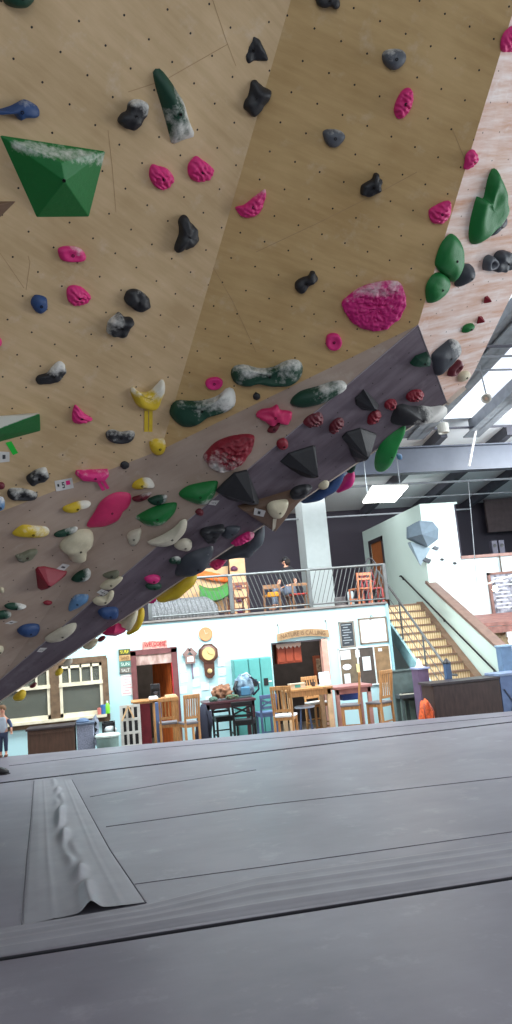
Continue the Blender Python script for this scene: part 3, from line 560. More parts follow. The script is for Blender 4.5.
hold('long black horn hold with a chalked right arm at the tip', 'black', d3_, 4, '35,165 38,130 60,95 85,88 120,97 160,95 195,100 240,95 262,110 255,135 230,147 185,155 140,165 90,168', .12, 'ridge', .95, face=DU, cdir=(1, .25))
hold('long tapering green icicle hold hanging from the lip', 'lgreen', (0, 0), 1, '407,427 401,441 396,455 390,468 383,473 377,472 376,462 380,449 391,437', .10, 'ridge', .25, face=DU)
vol_c = (275, 508); tpl = cast(*vol_c, 'D')
hold('brown plywood triangle volume pointing down from the lip', 'wood', (0, 0), 1, '238,508 311,486 274,532', .10, 'wedge', 0, face=DU, cat='climbing volume', name='climbing_volume', bolt=False, apex=(274, 508))
n_v = tpl[1]; pv = CAM+ray(*vol_c)*tpl[0]+n_v*0.10
TRIP = (pv, n_v, 'D')
hold('cream round hold with white tape on the brown triangle volume', 'cream', (240, 440), 4.267, '118,295 130,275 160,265 205,262 205,285 185,320 160,335 130,325', .08, 'round', .1, plane=TRIP, tapes=[('white', '140,335 156,335 150,375 137,388')])
hold('black crumpled hold on the upper edge of the brown triangle volume', 'black', (240, 440), 4.267, '215,235 230,210 270,195 305,200 270,240 230,255', .06, 'blocky', .1, plane=TRIP)
paper_tag('white paper tag on the brown triangle volume', (240, 440), 4.267, '62,290 110,302 100,328 58,318', [('numeral', (40, 40, 44), .35, .3, .6, .75)], plane=TRIP)
paper_tag('paper tag under the large green fin hold', (180, 480), 5.12, '145,125 160,105 202,105 182,130', FIVE, face=DU)
paper_tag('paper tag above the cream grey rimmed hold', (80, 560), 5.12, '85,165 110,148 150,165 120,185', FIVE, face=DU)
paper_tag('paper tag below the long beige wing hold', (0, 600), 5.12, '188,265 205,245 242,245 215,267', FIVE, face=DU)
# --- whitish side panel
hold('oval pink hold at the upper left edge of the whitish panel', 'pink', b3, 4, '335,168 338,145 345,110 368,90 383,105 386,130 370,155 350,170', .05, 'shell', .1, face='W')
hold('pink hold cut off at the right edge of the photo', 'pink', a3, 4, '485,205 487,160 505,125 540,110 550,200 505,212', .05, 'shell', .1, face='W')
hold('twisted bright green double fin hold at the right edge', 'green', (403.5, 121), 3.66, '268,440 272,385 285,330 300,285 320,300 330,265 340,220 360,180 375,200 390,240 402,290 400,340 375,385 330,430 285,465', .11, 'saddle', .35, face='W', cdir=(.5, 0))
hold('bright green lower lobe hold left of the twisted double fin', 'green', (403.5, 121), 3.66, '102,650 105,610 130,570 160,565 185,595 170,635 135,668 108,675', .08, 'round', .3, face='W', cdir=(1, 0))
hold('bright green upper lobe hold above the lower green lobe', 'green', (403.5, 121), 3.66, '140,540 145,505 165,455 195,422 222,440 237,500 228,555 200,600 180,580 155,562', .09, 'round', .2, face='W', cdir=(0, -1))
hold('dark grey egg shaped hold right of the green lobes', 'steel', (400, 120), 3.66, '225,615 230,575 255,540 285,540 293,570 275,600 240,620', .10, 'ridge', .2, face='W')
hold('grey ring shaped hold near the right edge', 'grey', (400, 120), 3.66, '320,550 325,515 345,500 368,520 360,545 330,558', .07, 'pocket', .3, face='W')
hold('dark grey hold cut off right of the grey ring', 'steel', (400, 120), 3.66, '357,555 370,500 400,485 425,500 425,545 385,560', .09, 'blocky', .2, face='W')
hold('dark grey slab hold tucked behind the twisted green fin', 'steel', (400, 120), 3.66, '332,425 345,400 380,360 400,355 402,380 375,405 345,430', .07, 'round', .3, face='W')
hold('small red triangle hold, upper of the two on the whitish panel', 'red', (440, 270), 6.83, '325,240 335,195 355,190 370,212 345,232', .06, 'pyramid', .15, face='W', bolt=False)
hold('small red triangle hold, lower of the two on the whitish panel', 'red', (440, 270), 6.83, '278,380 290,330 312,328 322,350 300,370', .06, 'pyramid', .15, face='W', bolt=False)
hold('small green hold below the red triangles', 'green', (440, 270), 6.83, '176,440 185,400 215,380 250,378 240,405 210,425', .06, 'round', .1, face='W')
hold('big dark grey slanted shell hold near the tip of the whitish panel', 'steel', (400, 120), 3.66, '135,880 145,860 180,830 205,812 232,820 238,850 220,875 190,910 155,945 145,930', .09, 'round', .5, face='W', cdir=(.3, 1))
hold('red hollow hold below the big dark grey shell', 'dred', (440, 270), 6.83, '75,735 85,690 110,665 150,625 170,640 165,665 135,700 110,730', .06, 'pocket', .45, face='W', cdir=(1, .5))
hold('small cream hold at the lower right edge of the whitish panel', 'cream', (440, 270), 6.83, '145,770 150,730 180,705 215,702 218,725 190,755 160,775', .06, 'round', .3, face='W')
# --- holds on the far side of the wall, showing past its lip
nb = (b1-Q_).cross(B_-Q_).normalized(); nb = nb if nb.dot(Vector((0, 1, 0))) > 0 else -nb
nface = Vector((-FW.x, -FW.y, -FW.z))
def lipn(x, y, back):
    """a plane that hangs down from the lip nearest to the pixel, a little way behind it"""
    r = ray(x, y); d = (B-Q).normalized(); best = min((((Q+d*s)-CAM-r*((Q+d*s)-CAM).dot(r)/r.dot(r)).length, s) for s in [0.05*i for i in range(160)])
    p = Q+d*best[1]; return (p+Vector((0, back, 0)), (nface*0.75-UPV*0.4).normalized(), 'D')
def lip(label, color, o, s, pts, h, style='round', chalk=.1, back=.12, **k):
    v = [float(q) for q in pts.split(' ')[0].split(',')]
    return hold(label, color, o, s, pts, h, style, chalk, plane=lipn(o[0]+v[0]/s, o[1]+v[1]/s, back), bolt=False, group='climbing holds past the lip of the wall', **k)
lip('big slate grey slab hold hanging past the lip above the balcony', 'steel', (180, 480), 5.12, '165,405 230,360 300,330 360,290 390,250 425,230 435,270 430,320 390,365 350,395 270,400 200,410', .16, 'round', .25, .22, cdir=(1, .6))
lip('pink and white striped hold on the slate grey slab', 'pink', (180, 480), 5.12, '260,325 290,295 340,270 378,275 375,300 340,320 300,338', .06, 'shell', .5, -.02, cdir=(1, 0))
lip('pink and white hold under the slate grey slab', 'hotpink', (180, 480), 5.12, '150,440 180,415 240,408 225,430 190,460', .08, 'shell', .45, .12, cdir=(1, -.4))
lip('large dark blue volume hanging past the lip near the warm bulb', 'blue', (240, 440), 4.267, '255,270 290,240 330,190 380,165 420,125 455,110 445,160 420,205 380,235 320,262 275,275', .16, 'round', .3, .24, cdir=(0, 1))
lip('cream knob hold on the dark blue volume', 'cream', (240, 440), 4.267, '328,190 340,172 362,165 380,178 378,200 358,212 338,208', .06, 'round', .1, .02)
lip('magenta half round hold behind the dark blue volume', 'magenta', (240, 440), 4.267, '410,225 445,165 480,135 492,155 480,195 450,215', .10, 'round', .05, .34)
lip('teal knob hold above the magenta half round one', 'dgreen', (240, 440), 4.267, '455,135 470,105 490,95 495,115 480,138 465,142', .08, 'round', .3, .2)
lip('pink triangle volume hanging from the lip by the notice boards', 'hotpink', (80, 560), 5.12, '100,380 130,350 185,325 215,345 245,355 225,380 180,398 130,395', .12, 'pyramid', .15, .05, apex=(180, 350))
lip('grey beige rounded hold right of the pink triangle volume', 'cream', (80, 560), 5.12, '195,335 240,290 290,255 292,300 275,335 250,360 215,350', .12, 'round', .2, .12)
lip('long yellow crescent hold hanging behind the grey beige one', 'yellow', (80, 560), 5.12, '235,380 265,350 290,315 300,260 325,255 328,300 310,345 280,370 250,385', .10, 'round', .05, .34)
lip('broad yellow hold hanging over the balcony mesh', 'yellow', (120, 450), 3.2, '115,480 150,455 175,435 210,402 245,402 240,430 215,450 185,475 150,485 125,487', .12, 'round', .15, .12)
lip('small pink hold left of the broad yellow one', 'pink', (80, 560), 5.12, '335,215 350,200 385,198 390,210 370,220', .05, 'round', .2, .1)
lip('beige hold with a yellow underside along the lip', 'cream', (80, 560), 5.12, '10,445 40,425 60,412 85,410 90,425 70,445 40,458', .08, 'round', .1, .12)
lip('small dark red hold along the lip above the window', 'dred', (80, 560), 5.12, '90,415 100,398 125,392 130,402 110,415', .05, 'round', .3, .08)
lip('small yellow knob hanging in front of the window frame', 'yellow', (0, 600), 5.12, '280,375 295,358 315,355 322,370 310,382 290,385', .06, 'round', 0, .1)
lip('little beige hold above the small yellow knob', 'white', (0, 600), 5.12, '320,335 340,310 365,305 370,320 355,335', .05, 'round', .2, .08)
lip('small dark red chip at the lip left of the yellow knob', 'dred', (0, 600), 5.12, '150,445 165,432 182,425 187,435 168,448', .04, 'round', .1, .06)
lip('yellow ball hold low on the lip in front of the left window', 'yellow', (0, 600), 5.12, '65,500 85,480 110,465 130,475 128,500 110,512 80,512', .07, 'round', .1, .12)
lip('small pale blue hold beside the green icicle', 'lblue', d3_, 4, '50,282 70,283 72,300 55,302', .04, 'round', .2, .25)
volume('large faceted green pyramid volume with a chalk dusted top', 'green', b0, 4, [(-6, 26), (424, 92), (357, 357), (145, 359)], [(245, 138), (258, 212)],
       [(0, 1, 4), (1, 2, 5, 4), (2, 3, 5), (3, 0, 4, 5)], 'L', [.17, .20], lambda x, y: 0.62*max(0, min(1, 1.25-abs(y-(40+x*0.16)-22)/52))*(1 if x > 60 else x/60), bolt=(255, 210, .20))
volume('brown wooden wedge volume poking in at the left edge', 'wood', b0, 4, [(-80, 292), (70, 292), (-10, 372), (-80, 380)], [(-20, 310)], [(0, 1, 4), (1, 2, 4), (2, 3, 4), (3, 0, 4)], 'L', [.05])
# ------------------------------------------------------------------ the hall
FZ = -0.65; WY = 17.5; DZ = 2.15
M_flr = mat('lobby_floor', (120, 112, 104), 0.5); M_cyan = mat('wall_pale_blue', (190, 226, 232), 0.6, var=0.03, nscale=0.8)
M_grn = mat('wall_pale_green', (212, 230, 222), 0.6, var=0.03, nscale=0.8)
M_dark = mat('wall_aubergine', (58, 52, 64), 0.7, var=0.05, nscale=1.0); M_ceil = mat('ceiling_insulation', (226, 228, 232), 0.8, var=0.04, nscale=0.6)
M_steel = mat('beam_paint', (68, 74, 88), 0.5, var=0.06); M_rail = mat('rail_metal', (96, 98, 98), 0.4, 0.3)
def zc(y): return 6.4+(17-y)*0.125
def sbox(name, a, b, m): return struct(MB().box(a, b).build(name, m))
sbox('floor', (-14, -9, FZ-0.1), (16, 30, FZ), M_flr)
c = MB(); c.prism([(-14, -9, zc(-9)), (16, -9, zc(-9)), (16, 26, zc(26)), (-14, 26, zc(26))], (0, 0, 0.1)); struct(c.build('ceiling', M_ceil))
sbox('wall_back_upper', (-14, 24, DZ-0.3), (16, 24.15, zc(24)+0.1), M_dark)
# lower lobby wall with two openings and a window hole
xa = PY(137.5, 700, WY).x; xb = PY(176, 700, WY).x; za = PY(157, 656, WY).z
xc = PY(275, 690, WY).x; xd = PY(330, 690, WY).x; zb_ = PY(300, 641, WY).z
xe = PY(393, 660, WY).x; xw = PY(108, 690, WY).x; zw0 = PY(80, 718, WY).z; zw1 = PY(80, 660, WY).z; xl = PY(-40, 700, WY).x
th = 0.16; m = MB(); zt = DZ-0.02
for (x0, x1, z0, z1) in ((-14, xl, FZ, zt), (xl, xw, FZ, zw0), (xl, xw, zw1, zt), (xw, xa, FZ, zt), (xa, xb, za, zt), (xb, xc, FZ, zt), (xc, xd, zb_, zt), (xd, xe, FZ, zt)):
    m.box((x0, WY, z0), (x1, WY+th, z1))
struct(m.build('wall_back', M_cyan))
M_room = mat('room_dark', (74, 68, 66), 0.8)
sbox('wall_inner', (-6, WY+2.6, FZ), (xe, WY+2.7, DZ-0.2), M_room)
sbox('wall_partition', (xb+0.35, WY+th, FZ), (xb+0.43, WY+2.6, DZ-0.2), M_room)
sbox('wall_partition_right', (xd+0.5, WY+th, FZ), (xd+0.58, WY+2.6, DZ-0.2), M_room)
# balcony slab
sbox('trim_1', (-14, WY-0.05, DZ+0.0), (xe, WY+0.02, DZ+0.045), mat('deck_edge', (120, 112, 108), 0.6))
sbox('floor_balcony', (-14, WY+0.02, DZ-0.2), (xe+0.02, 24, DZ), mat('deck', (120, 104, 90), 0.7))
# column on the balcony
cx0 = PY(307, 560, 20.5).x; cx1 = PY(331, 560, 20.5).x
col_ = MB().box((cx0, 20.5, DZ), (cx1, 21.3, zc(20.5))).build('wall_column', mat('column_grey', (176, 184, 184), 0.6, var=0.03)); struct(col_)
# right hand block: x-plane with upper door, stair half wall; front facade
XS = 8.1; YC = 19.0
def sx(x, y): return PX(x, y, XS)
m = MB(); top0 = PY(417, 506, YC).z
pts = [(XS, YC, FZ), (XS, 24, FZ), (XS, 24, top0), (XS, YC, top0)]
dy0 = sx(385, 570).y; dy1 = sx(373, 570).y; dzt = sx(379, 541).z
for (y0, y1, z0, z1) in ((YC, dy0, FZ, top0), (dy1, 24.0, FZ, top0), (dy0, dy1, dzt, top0), (dy0, dy1, FZ, DZ)): m.box((XS, y0, z0), (XS+0.14, y1, z1))
cap0 = sx(428, 583); cap1 = sx(497, 648)
m.prism([(XS, YC, FZ), (XS, YC, cap0.z), (XS, cap1.y, cap1.z), (XS, cap1.y, FZ)], (0.14, 0, 0))
struct(fix_normals(m.build('wall_stair', M_grn)))
xr = PY(457, 530, YC).x; zl = PY(480, 557, YC).z
m = MB().box((XS+0.14, YC, FZ), (xr, YC+0.15, top0)).box((xr, YC, FZ), (15, YC+0.15, zl)); struct(m.build('wall_facade', mat('wall_white_blue', (222, 236, 240), 0.6, var=0.02)))
sbox('trim_2', (xr, YC-0.05, zl-0.02), (15, YC+0.2, zl+0.06), mat('ledge', (150, 116, 108), 0.6))
sbox('wall_upper_side', (xr-0.02, YC+0.15, DZ), (xr+0.12, 24, top0), M_dark)
sbox('ceiling_box', (XS, YC, top0), (xr+0.1, 24, top0+0.05), M_grn)
m = MB(); m.bar((XS+0.07, cap0.y+0.05, cap0.z+0.03), (XS+0.07, cap1.y-0.05, cap1.z+0.03), 0.26, 0.07); struct(m.build('trim_3', mat('cap_wood', (122, 98, 88), 0.55)))
# upper door in the x-plane
d = empty('door_1', (XS, dy0, DZ), '', ''); del d['label']; del d['category']; struct(d)
MB().box((XS+0.03, dy0, DZ), (XS+0.08, dy1, dzt)).build('door_leaf', mat('door_oak', (178, 104, 56), 0.5, nscale=3, stretch=(8, 8, 1)), d)
m = MB(); m.box((XS-0.03, dy0-0.1, DZ), (XS+0.02, dy0, dzt+0.12)); m.box((XS-0.03, dy1, DZ), (XS+0.02, dy1+0.1, dzt+0.12)); m.box((XS-0.03, dy0-0.1, dzt), (XS+0.02, dy1+0.1, dzt+0.12)); m.build('door_frame', mat('frame_dark', (58, 50, 54)), d)
MB().lathe((XS+0.02, dy0+0.12, DZ+1.0), [(0.02, 0), (0.03, 0.03), (0.03, 0.06), (0.001, 0.07)], 10, axis=(-1, 0, 0)).build('door_handle', M_rail, d)
# right wall with window openings (out of frame, lets the daylight in)
m = MB(); m.box((14, -9, FZ), (14.15, 24, 1.0)).box((14, -9, 5.6), (14.15, 24, 8.5)).box((14, 10.2, 1.0), (14.15, 24, 5.6)).box((14, -9, 1.0), (14.15, 0, 5.6)); struct(m.build('wall_right', M_cyan))
m = MB()
for y in (0, 2.55, 5.1, 7.65, 10.2): m.box((13.98, y-0.05, 1.0), (14.1, y+0.05, 5.6))
struct(m.build('window_frame_right', mat('window_white', (225, 225, 222))))
sbox('wall_left', (-14, -9, FZ), (-13.85, 24, 9), M_cyan)
# ------------------------------------------------------------------ roof steel
bz = PY(460, 470, 17.0).z
t = empty('steel_beam', (2, 17.0, bz), 'wide blue grey steel beam crossing under the white ceiling', 'beam')
m = MB(); m.box((-14, 16.98, bz), (14, 17.02, bz+0.58)); m.build('web', M_steel, t)
MB().box((-14, 16.85, bz-0.03), (14, 17.15, bz)).build('flange', M_steel, t); MB().box((-14, 16.85, bz+0.58), (14, 17.15, bz+0.61)).build('flange', M_steel, t)
def ceil_hit(x, y, dz=0.0):
    r = ray(x, y); n = Vector((0, 0.125, 1)); p = Vector((0, 17, 6.4-dz)); return CAM+r*(n.dot(p-CAM)/n.dot(r))
PURL = mat('purlin_paint', (128, 132, 138), 0.5)
k = 1
rafters = [(ceil_hit(482, 368, 0.45).x, 0.42, 0.45), (ceil_hit(485, 425, 0.45).x, 0.42, 0.45), (ceil_hit(420, 424, 0.4).x, 0.36, 0.4)]
print('RAFT', rafters)
for i, (x, wd, hh) in enumerate(rafters):
    y0, y1 = 3.0, 16.8
    r_ = MB(); r_.prism([(x-0.02, y0, zc(y0)-hh), (x-0.02, y1, zc(y1)-hh), (x-0.02, y1, zc(y1)), (x-0.02, y0, zc(y0))], (0.04, 0, 0))
    o = empty('roof_rafter', (x, 10, zc(10)), ['grey sloping roof rafter nearest the tip of the climbing wall', 'grey sloping roof rafter meeting the right end of the beam', 'grey sloping roof rafter half hidden behind the long black horn hold'][i], 'rafter', 'sloping roof rafters in front of the beam')
    r_.build('web', PURL, o); r2 = MB(); r2.prism([(x-wd/2, y0, zc(y0)-hh), (x-wd/2, y1, zc(y1)-hh), (x+wd/2, y1, zc(y1)-hh), (x+wd/2, y0, zc(y0)-hh)], (0, 0, 0.03)); r2.build('flange', PURL, o)
DP = mat('purlin_dark', (74, 74, 84), 0.6)  # shade on the rear purlins put into this dark grey; some pipes share it
names = ['leftmost', 'second', 'third', 'fourth', 'fifth', 'sixth', 'seventh', 'eighth', 'ninth']
xs_ = [-2.5, 0.8, 4.0, 6.2, 8.2, 10.0, 11.8, 13.6]
for i, x in enumerate(xs_):
    o = MB().prism([(x-0.09, 17.2, zc(17.2)-0.26), (x-0.09, 24, zc(24)-0.26), (x+0.09, 24, zc(24)-0.26), (x+0.09, 17.2, zc(17.2)-0.26)], (0, 0, 0.26)).build('roof_purlin', DP, origin=(x, 20, zc(20)))
    tag(o, 'dark roof purlin behind the steel beam, %s from the left' % names[i], 'beam', 'dark roof purlins behind the beam')
# thin pipes and rods along x
for i, (px, py, Y, px2, r_, lab, mm) in enumerate([(513, 346, 12.0, 470, 0.03, 'dark thin pipe under the ceiling beside the wall tip, uppermost', DP), (513, 356, 12.5, 470, 0.025, 'pale thin pipe just under the dark uppermost pipe', PURL),
        (513, 369.5, 13, 462, 0.02, 'pale thin rod lowest of the three beside the wall tip', PURL), (506, 426, 16.4, 396, 0.03, 'long dark conduit with a bracket in front of the steel beam', DP),
        (513, 478.5, 18.5, 340, 0.03, 'long pale pipe just below the steel beam', PURL), (470, 509, 21, 270, 0.025, 'pale track rail in front of the white column top', PURL), (513, 492, 20, 400, 0.02, 'thin pipe behind the bright ceiling light', PURL)]):
    p = PY(px, py, Y); q = PY(px2, py, Y)
    tag(MB().tube([(p.x, Y, p.z), (q.x, Y, p.z)], r_, 6).build('ceiling_pipe', mm, origin=(p.x, Y, p.z)), lab, 'pipe', 'thin pipes under the ceiling')
for i, (x0, y0, x1, y1, Y, lab, mm) in enumerate([(476.5, 427, 469, 466, 16.4, 'short white strut hanging in front of the steel beam', mat('white_paint', (226, 226, 226))), (468, 479, 477, 585, 18.5, 'long thin wire hanging in front of the pale facade', PURL)]):
    p = PY(x0, y0, Y); q = PY(x1, y1, Y)
    tag(MB().tube([p, q], 0.03 if i == 0 else 0.012, 6).build('hanging_rod', mm, origin=p), lab, 'rod')
# skylight strips widened between the rafters; their added glow brightens the ceiling
M_sky = mat('skylight_ceiling_glow', (232, 236, 244), 0.6, emit=0.55)
for i, (x, y0, y1) in enumerate([((rafters[0][0]+rafters[1][0])/2, 7.5, 16.6), (rafters[0][0]+1.9, 7.5, 16.6), ((rafters[1][0]+rafters[2][0])/2, 9, 16.6)]):
    o = MB().prism([(x-1.3, y0, zc(y0)-0.03), (x+1.3, y0, zc(y0)-0.03), (x+1.3, y1, zc(y1)-0.03), (x-1.3, y1, zc(y1)-0.03)], (0, 0, 0.02)).build('window_%d' % (i+11), M_sky); struct(o)
# bright panel light and two spot lamps, warm bulb
Y = 17.6; t0 = PY(386, 496, Y)
t = empty('ceiling_light', t0, 'glowing white rectangular panel light hanging below the beam', 'lamp')
cc = [PY(363, 503, 17.0), PY(393, 505, 17.0), PY(407, 489, 18.3), PY(378, 488, 18.3)]; zz = 4.55
cc = [PZ(363, 503, zz), PZ(395, 502, zz), PZ(408, 487, zz), PZ(373, 488.5, zz)]
MB().prism(cc, (0, 0, 0.03)).build('diffuser', mat('lamp_glow', (255, 255, 250), 0.4, emit=12.0), t)
ctr = sum(cc, Vector())/4
MB().prism([ctr+(p-ctr)*1.01+Vector((0, 0, 0.03)) for p in cc], (0, 0, 0.04)).build('lamp_housing', mat('lamp_white', (180, 178, 170)), t)
for p in (cc[0].lerp(cc[3], .5), cc[1].lerp(cc[2], .5)): MB().tube([p+Vector((0, 0, .06)), Vector((p.x, p.y, zc(p.y)))], 0.012, 5).build('hanging_wire', PURL, t)
def spot(p, ln, lab, up_to, aim=(0, 0, -1), r=0.11):
    t = empty('spot_lamp', p, lab, 'lamp'); a = Vector(aim).normalized()
    MB().lathe(p, [(r*.7, 0), (r, 0.02), (r, ln), (r*.8, ln), (r*.7, ln-0.05), (0.001, ln-0.05)], 16, axis=tuple(a)).build('lamp_body', mat('lamp_white', (180, 178, 170)), t, smooth=False)
    MB().tube([p, Vector((p.x+up_to[0], p.y+up_to[1], p.z+up_to[2]))], 0.015, 6).build('hanging_rod', PURL, t)
    MB().lathe(p+a*(ln-0.045), [(r*.3, 0), (r*.3, 0.02), (0.001, 0.02)], 10, axis=tuple(a)).build('bulb', mat('bulb_off', (190, 160, 140)), t)
spot(PY(442.5, 423, 16.0), 0.24, 'white cylindrical spot lamp on the dark conduit beside the black horn hold', (0, 0, 0.12), r=0.13)
spot(PY(487, 398, 13), 0.26, 'small white spot lamp hanging on a rod in front of the ceiling', (-0.1, 0, 1.0), (-0.6, -0.9, -0.35), r=0.09)
def bulb(p, lab, cat='lamp', r=0.05, e=14):
    t = empty('light_bulb', p, lab, cat)
    MB().lathe(p, [(0.005, -r), (r*.7, -r*.7), (r, 0), (r*.7, r*.7), (r*.35, r*1.3), (0.005, r*1.3)], 12).build('glass', mat('bulb_glow', (255, 226, 190), 0.3, emit=e), t, smooth=True)
    MB().lathe(Vector(p)+Vector((0, 0, r*1.2)), [(r*.4, 0), (r*.4, r), (0.004, r)], 10).build('socket', DP, t)
bulb(PY(302.5, 514, 20.8), 'warm bare bulb glowing on the track rail by the column', r=0.07)
bulb(PY(495, 589, 18.0), 'round string light bulb glowing in front of the chalk menu board', r=0.07, e=8)
p = PY(475, 588, 18.0); q = PY(516, 574, 18.0)
tag(MB().tube([p, q], 0.02, 6).build('lamp_arm', mat('arm_white', (220, 214, 206)), origin=p), 'pale slanted lamp arm reaching across the facade to the menu board', 'rod')
# ------------------------------------------------------------------ crash mats
M_mat = ply_mat('mat_vinyl', (108, 104, 114), (126, 122, 132), dots=0.0, streak=(0.5, 1.0, 1), sk=0.3, scuff=(176, 172, 180), sc_amt=0.4)
M_mat.node_tree.nodes['Principled BSDF'].inputs['Roughness'].default_value = 0.40
M_matside = mat('mat_side_shade', (30, 28, 36), 0.7)  # near black sides put the shadow of the mat gaps into the colour
def g(x, y): p = PZ(x, y, 0.0); return Vector((p.x, p.y))
def slab(name, poly, label, z0=-0.30, z1=0.0):
    vs = [Vector((p.x, p.y, z1)) for p in poly]; c = sum(vs, Vector())/len(vs)
    me = bpy.data.meshes.new(name); n = len(vs)
    V = vs+[Vector((p.x, p.y, z0)) for p in poly]
    me.from_pydata([tuple(v-c) for v in V], [], [tuple(range(n)), tuple(range(2*n-1, n-1, -1))]+[(i, (i+1) % n, (i+1) % n+n, i+n) for i in range(n)]); me.update()
    uv = me.uv_layers.new(name='grid')
    for li, l in enumerate(me.loops): p = V[l.vertex_index]; uv.data[li].uv = (p.x*3, p.y*3)
    o = link(name, me, M_mat); o.location = c; fix_normals(o); me.materials.append(M_matside)
    for pg in me.polygons: pg.material_index = 0 if pg.normal.z > .5 else 1; tag(o, label, 'mat', 'grey crash mats on the gym floor')
    b = o.modifiers.new('bevel', 'BEVEL'); b.width = 0.012; b.segments = 3; b.limit_method = 'ANGLE'
    return o
def ext(p, q, t): return p+(q-p)*t
f0, f1 = g(0, 959), g(512, 878); m0, m1 = g(0, 783), g(512, 722); e0, e1 = g(0, 757), g(512, 711)
dn = Vector(((f1-f0).y, -(f1-f0).x)).normalized(); dn = dn if dn.y < 0 else -dn
gp = dn*0.022
F0, F1 = ext(f0, f1, -1.2), ext(f0, f1, 2.4); M0, M1 = ext(m0, m1, -.55), ext(m0, m1, 1.6); E0, E1 = ext(e0, e1, -.35), ext(e0, e1, 1.25)
near = slab('crash_mat', [F0+gp, F1+gp, F1+Vector((0, -9)), F0+Vector((0, -7))], 'nearest grey crash mat along the bottom of the photo')
mid = slab('crash_mat', [F0-gp, F1-gp, M1+gp*1.7, M0+gp*1.7], 'large middle grey crash mat with covered seams')
far = slab('crash_mat', [M0-gp*2.6, M1-gp*2.6, E1, E0], 'far strip of grey crash mat in front of the lobby')
struct(MB().prism([(F0.x, F0.y-9, FZ), (F1.x, F1.y-9, FZ), (E1.x, E1.y, FZ), (E0.x, E0.y, FZ)], (0, 0, -FZ-0.3)).build('floor_plinth', M_matside))
M_strip = mat('mat_strip', (134, 133, 140), 0.5, var=0.06, nscale=4, bump=0.1)
def strip(label, la, lb, nu, nv, hf, parent=mid):
    """cloth cover between two pixel polylines on the mat"""
    def samp(pl, t):
        P = [g(*q) for q in pl]; L = [0]
        for a, b in zip(P[:-1], P[1:]): L.append(L[-1]+(b-a).length)
        s = t*L[-1]; i = 0
        while i < len(P)-2 and L[i+1] < s: i += 1
        return P[i].lerp(P[i+1], (s-L[i])/(L[i+1]-L[i]))
    V = []; Fs = []
    for j in range(nv+1):
        a, b = samp(la, j/nv), samp(lb, j/nv)
        for i in range(nu+1):
            u = i/nu; p = a.lerp(b, u); V.append((p.x, p.y, 0.006+hf(u, j/nv, p)*min(1, 8*u, 8*(1-u)) if 0 < i < nu else 0.0005))
    for j in range(nv):
        for i in range(nu): k = j*(nu+1)+i; Fs.append((k, k+1, k+nu+2, k+nu+1))
    mb = MB().add(V, Fs); o = mb.build('seam_cover', M_strip, parent, smooth=True); o['label'] = label; return o
def ridges(u, v, p):
    return 0.008+0.016*sum(math.exp(-((u-c)/0.035)**2) for c in (.10, .36, .60, .86))+0.003*noise.noise(Vector((p.x*2, p.y*6, 0)))
strip('long cloth strip over the front seam', [(-90, 945), (0, 930), (150, 905), (256, 878), (512, 842), (640, 824)], [(-90, 974), (0, 956), (150, 931), (256, 914), (512, 875), (640, 856)], 24, 120, ridges)
def folds(u, v, p):
    c = 0.52+0.04*math.sin(v*9)
    k = math.exp(-((u-c)/0.07)**2)
    wv = 0.05*k*(0.6+0.55*math.sin(v*30+u*16+4*noise.noise(Vector((v*7, 0, 4)))))*min(1, v*2.2+0.3)
    return 0.005+max(0, wv)+0.012*math.exp(-((u-.60)/0.16)**2)*v+0.003*math.exp(-((u-.25)/.02)**2)+0.003*math.exp(-((u-.8)/.02)**2)+0.003*noise.noise(Vector((p.x*5, p.y*3, 1)))
strip('wrinkled cloth strip over the cross seam', [(34, 781), (31, 820), (27, 860), (22, 927)], [(72, 780), (88, 810), (110, 850), (146, 903)], 48, 90, folds)
def seamline(pts, parent, r=0.004):
    MB().tube([Vector((g(*p).x, g(*p).y, 0.001)) for p in pts], r, 6).build('seam', mat('seam_grey', (76, 72, 82), .7), parent)
seamline([(90, 797), (170, 783), (256, 770)], mid); seamline([(106, 827), (256, 806), (512, 777), (600, 768)], mid); seamline([(130, 885), (256, 868), (512, 832)], mid, .003)
seamline([(72, 780), (88, 810), (110, 850), (146, 903)], mid, .006); seamline([(34, 781), (31, 820), (27, 860), (22, 927)], mid, .006)
seamline([(9, 766), (160, 748), (300, 736), (512, 716)], far, .006)
# black shoes left on the mat at the left edge
t = empty('climbing_shoe', PZ(2, 774, 0.0), 'black climbing shoe lying on the far mat at the left edge of the photo', 'shoe')
pz = PZ(0, 775, 0)
mb = MB(); mb.tube([pz+Vector((-.16, .02, .05)), pz+Vector((-.1, 0, .065)), pz+Vector((0, -.01, .06)), pz+Vector((.07, 0, .04)), pz+Vector((.12, .01, .025))], [.03, .055, .055, .045, .02], 12); mb.build('shoe_upper', mat('shoe_black', (28, 26, 28), .5), t, smooth=True)
mb = MB(); mb.prism([pz+Vector(p) for p in ((-.19, -.03, 0), (.1, -.05, 0), (.14, .01, 0), (.08, .06, 0), (-.18, .07, 0))], (0, 0, .015)); fix_normals(mb.build('sole', mat('sole_dark', (40, 38, 40)), t))
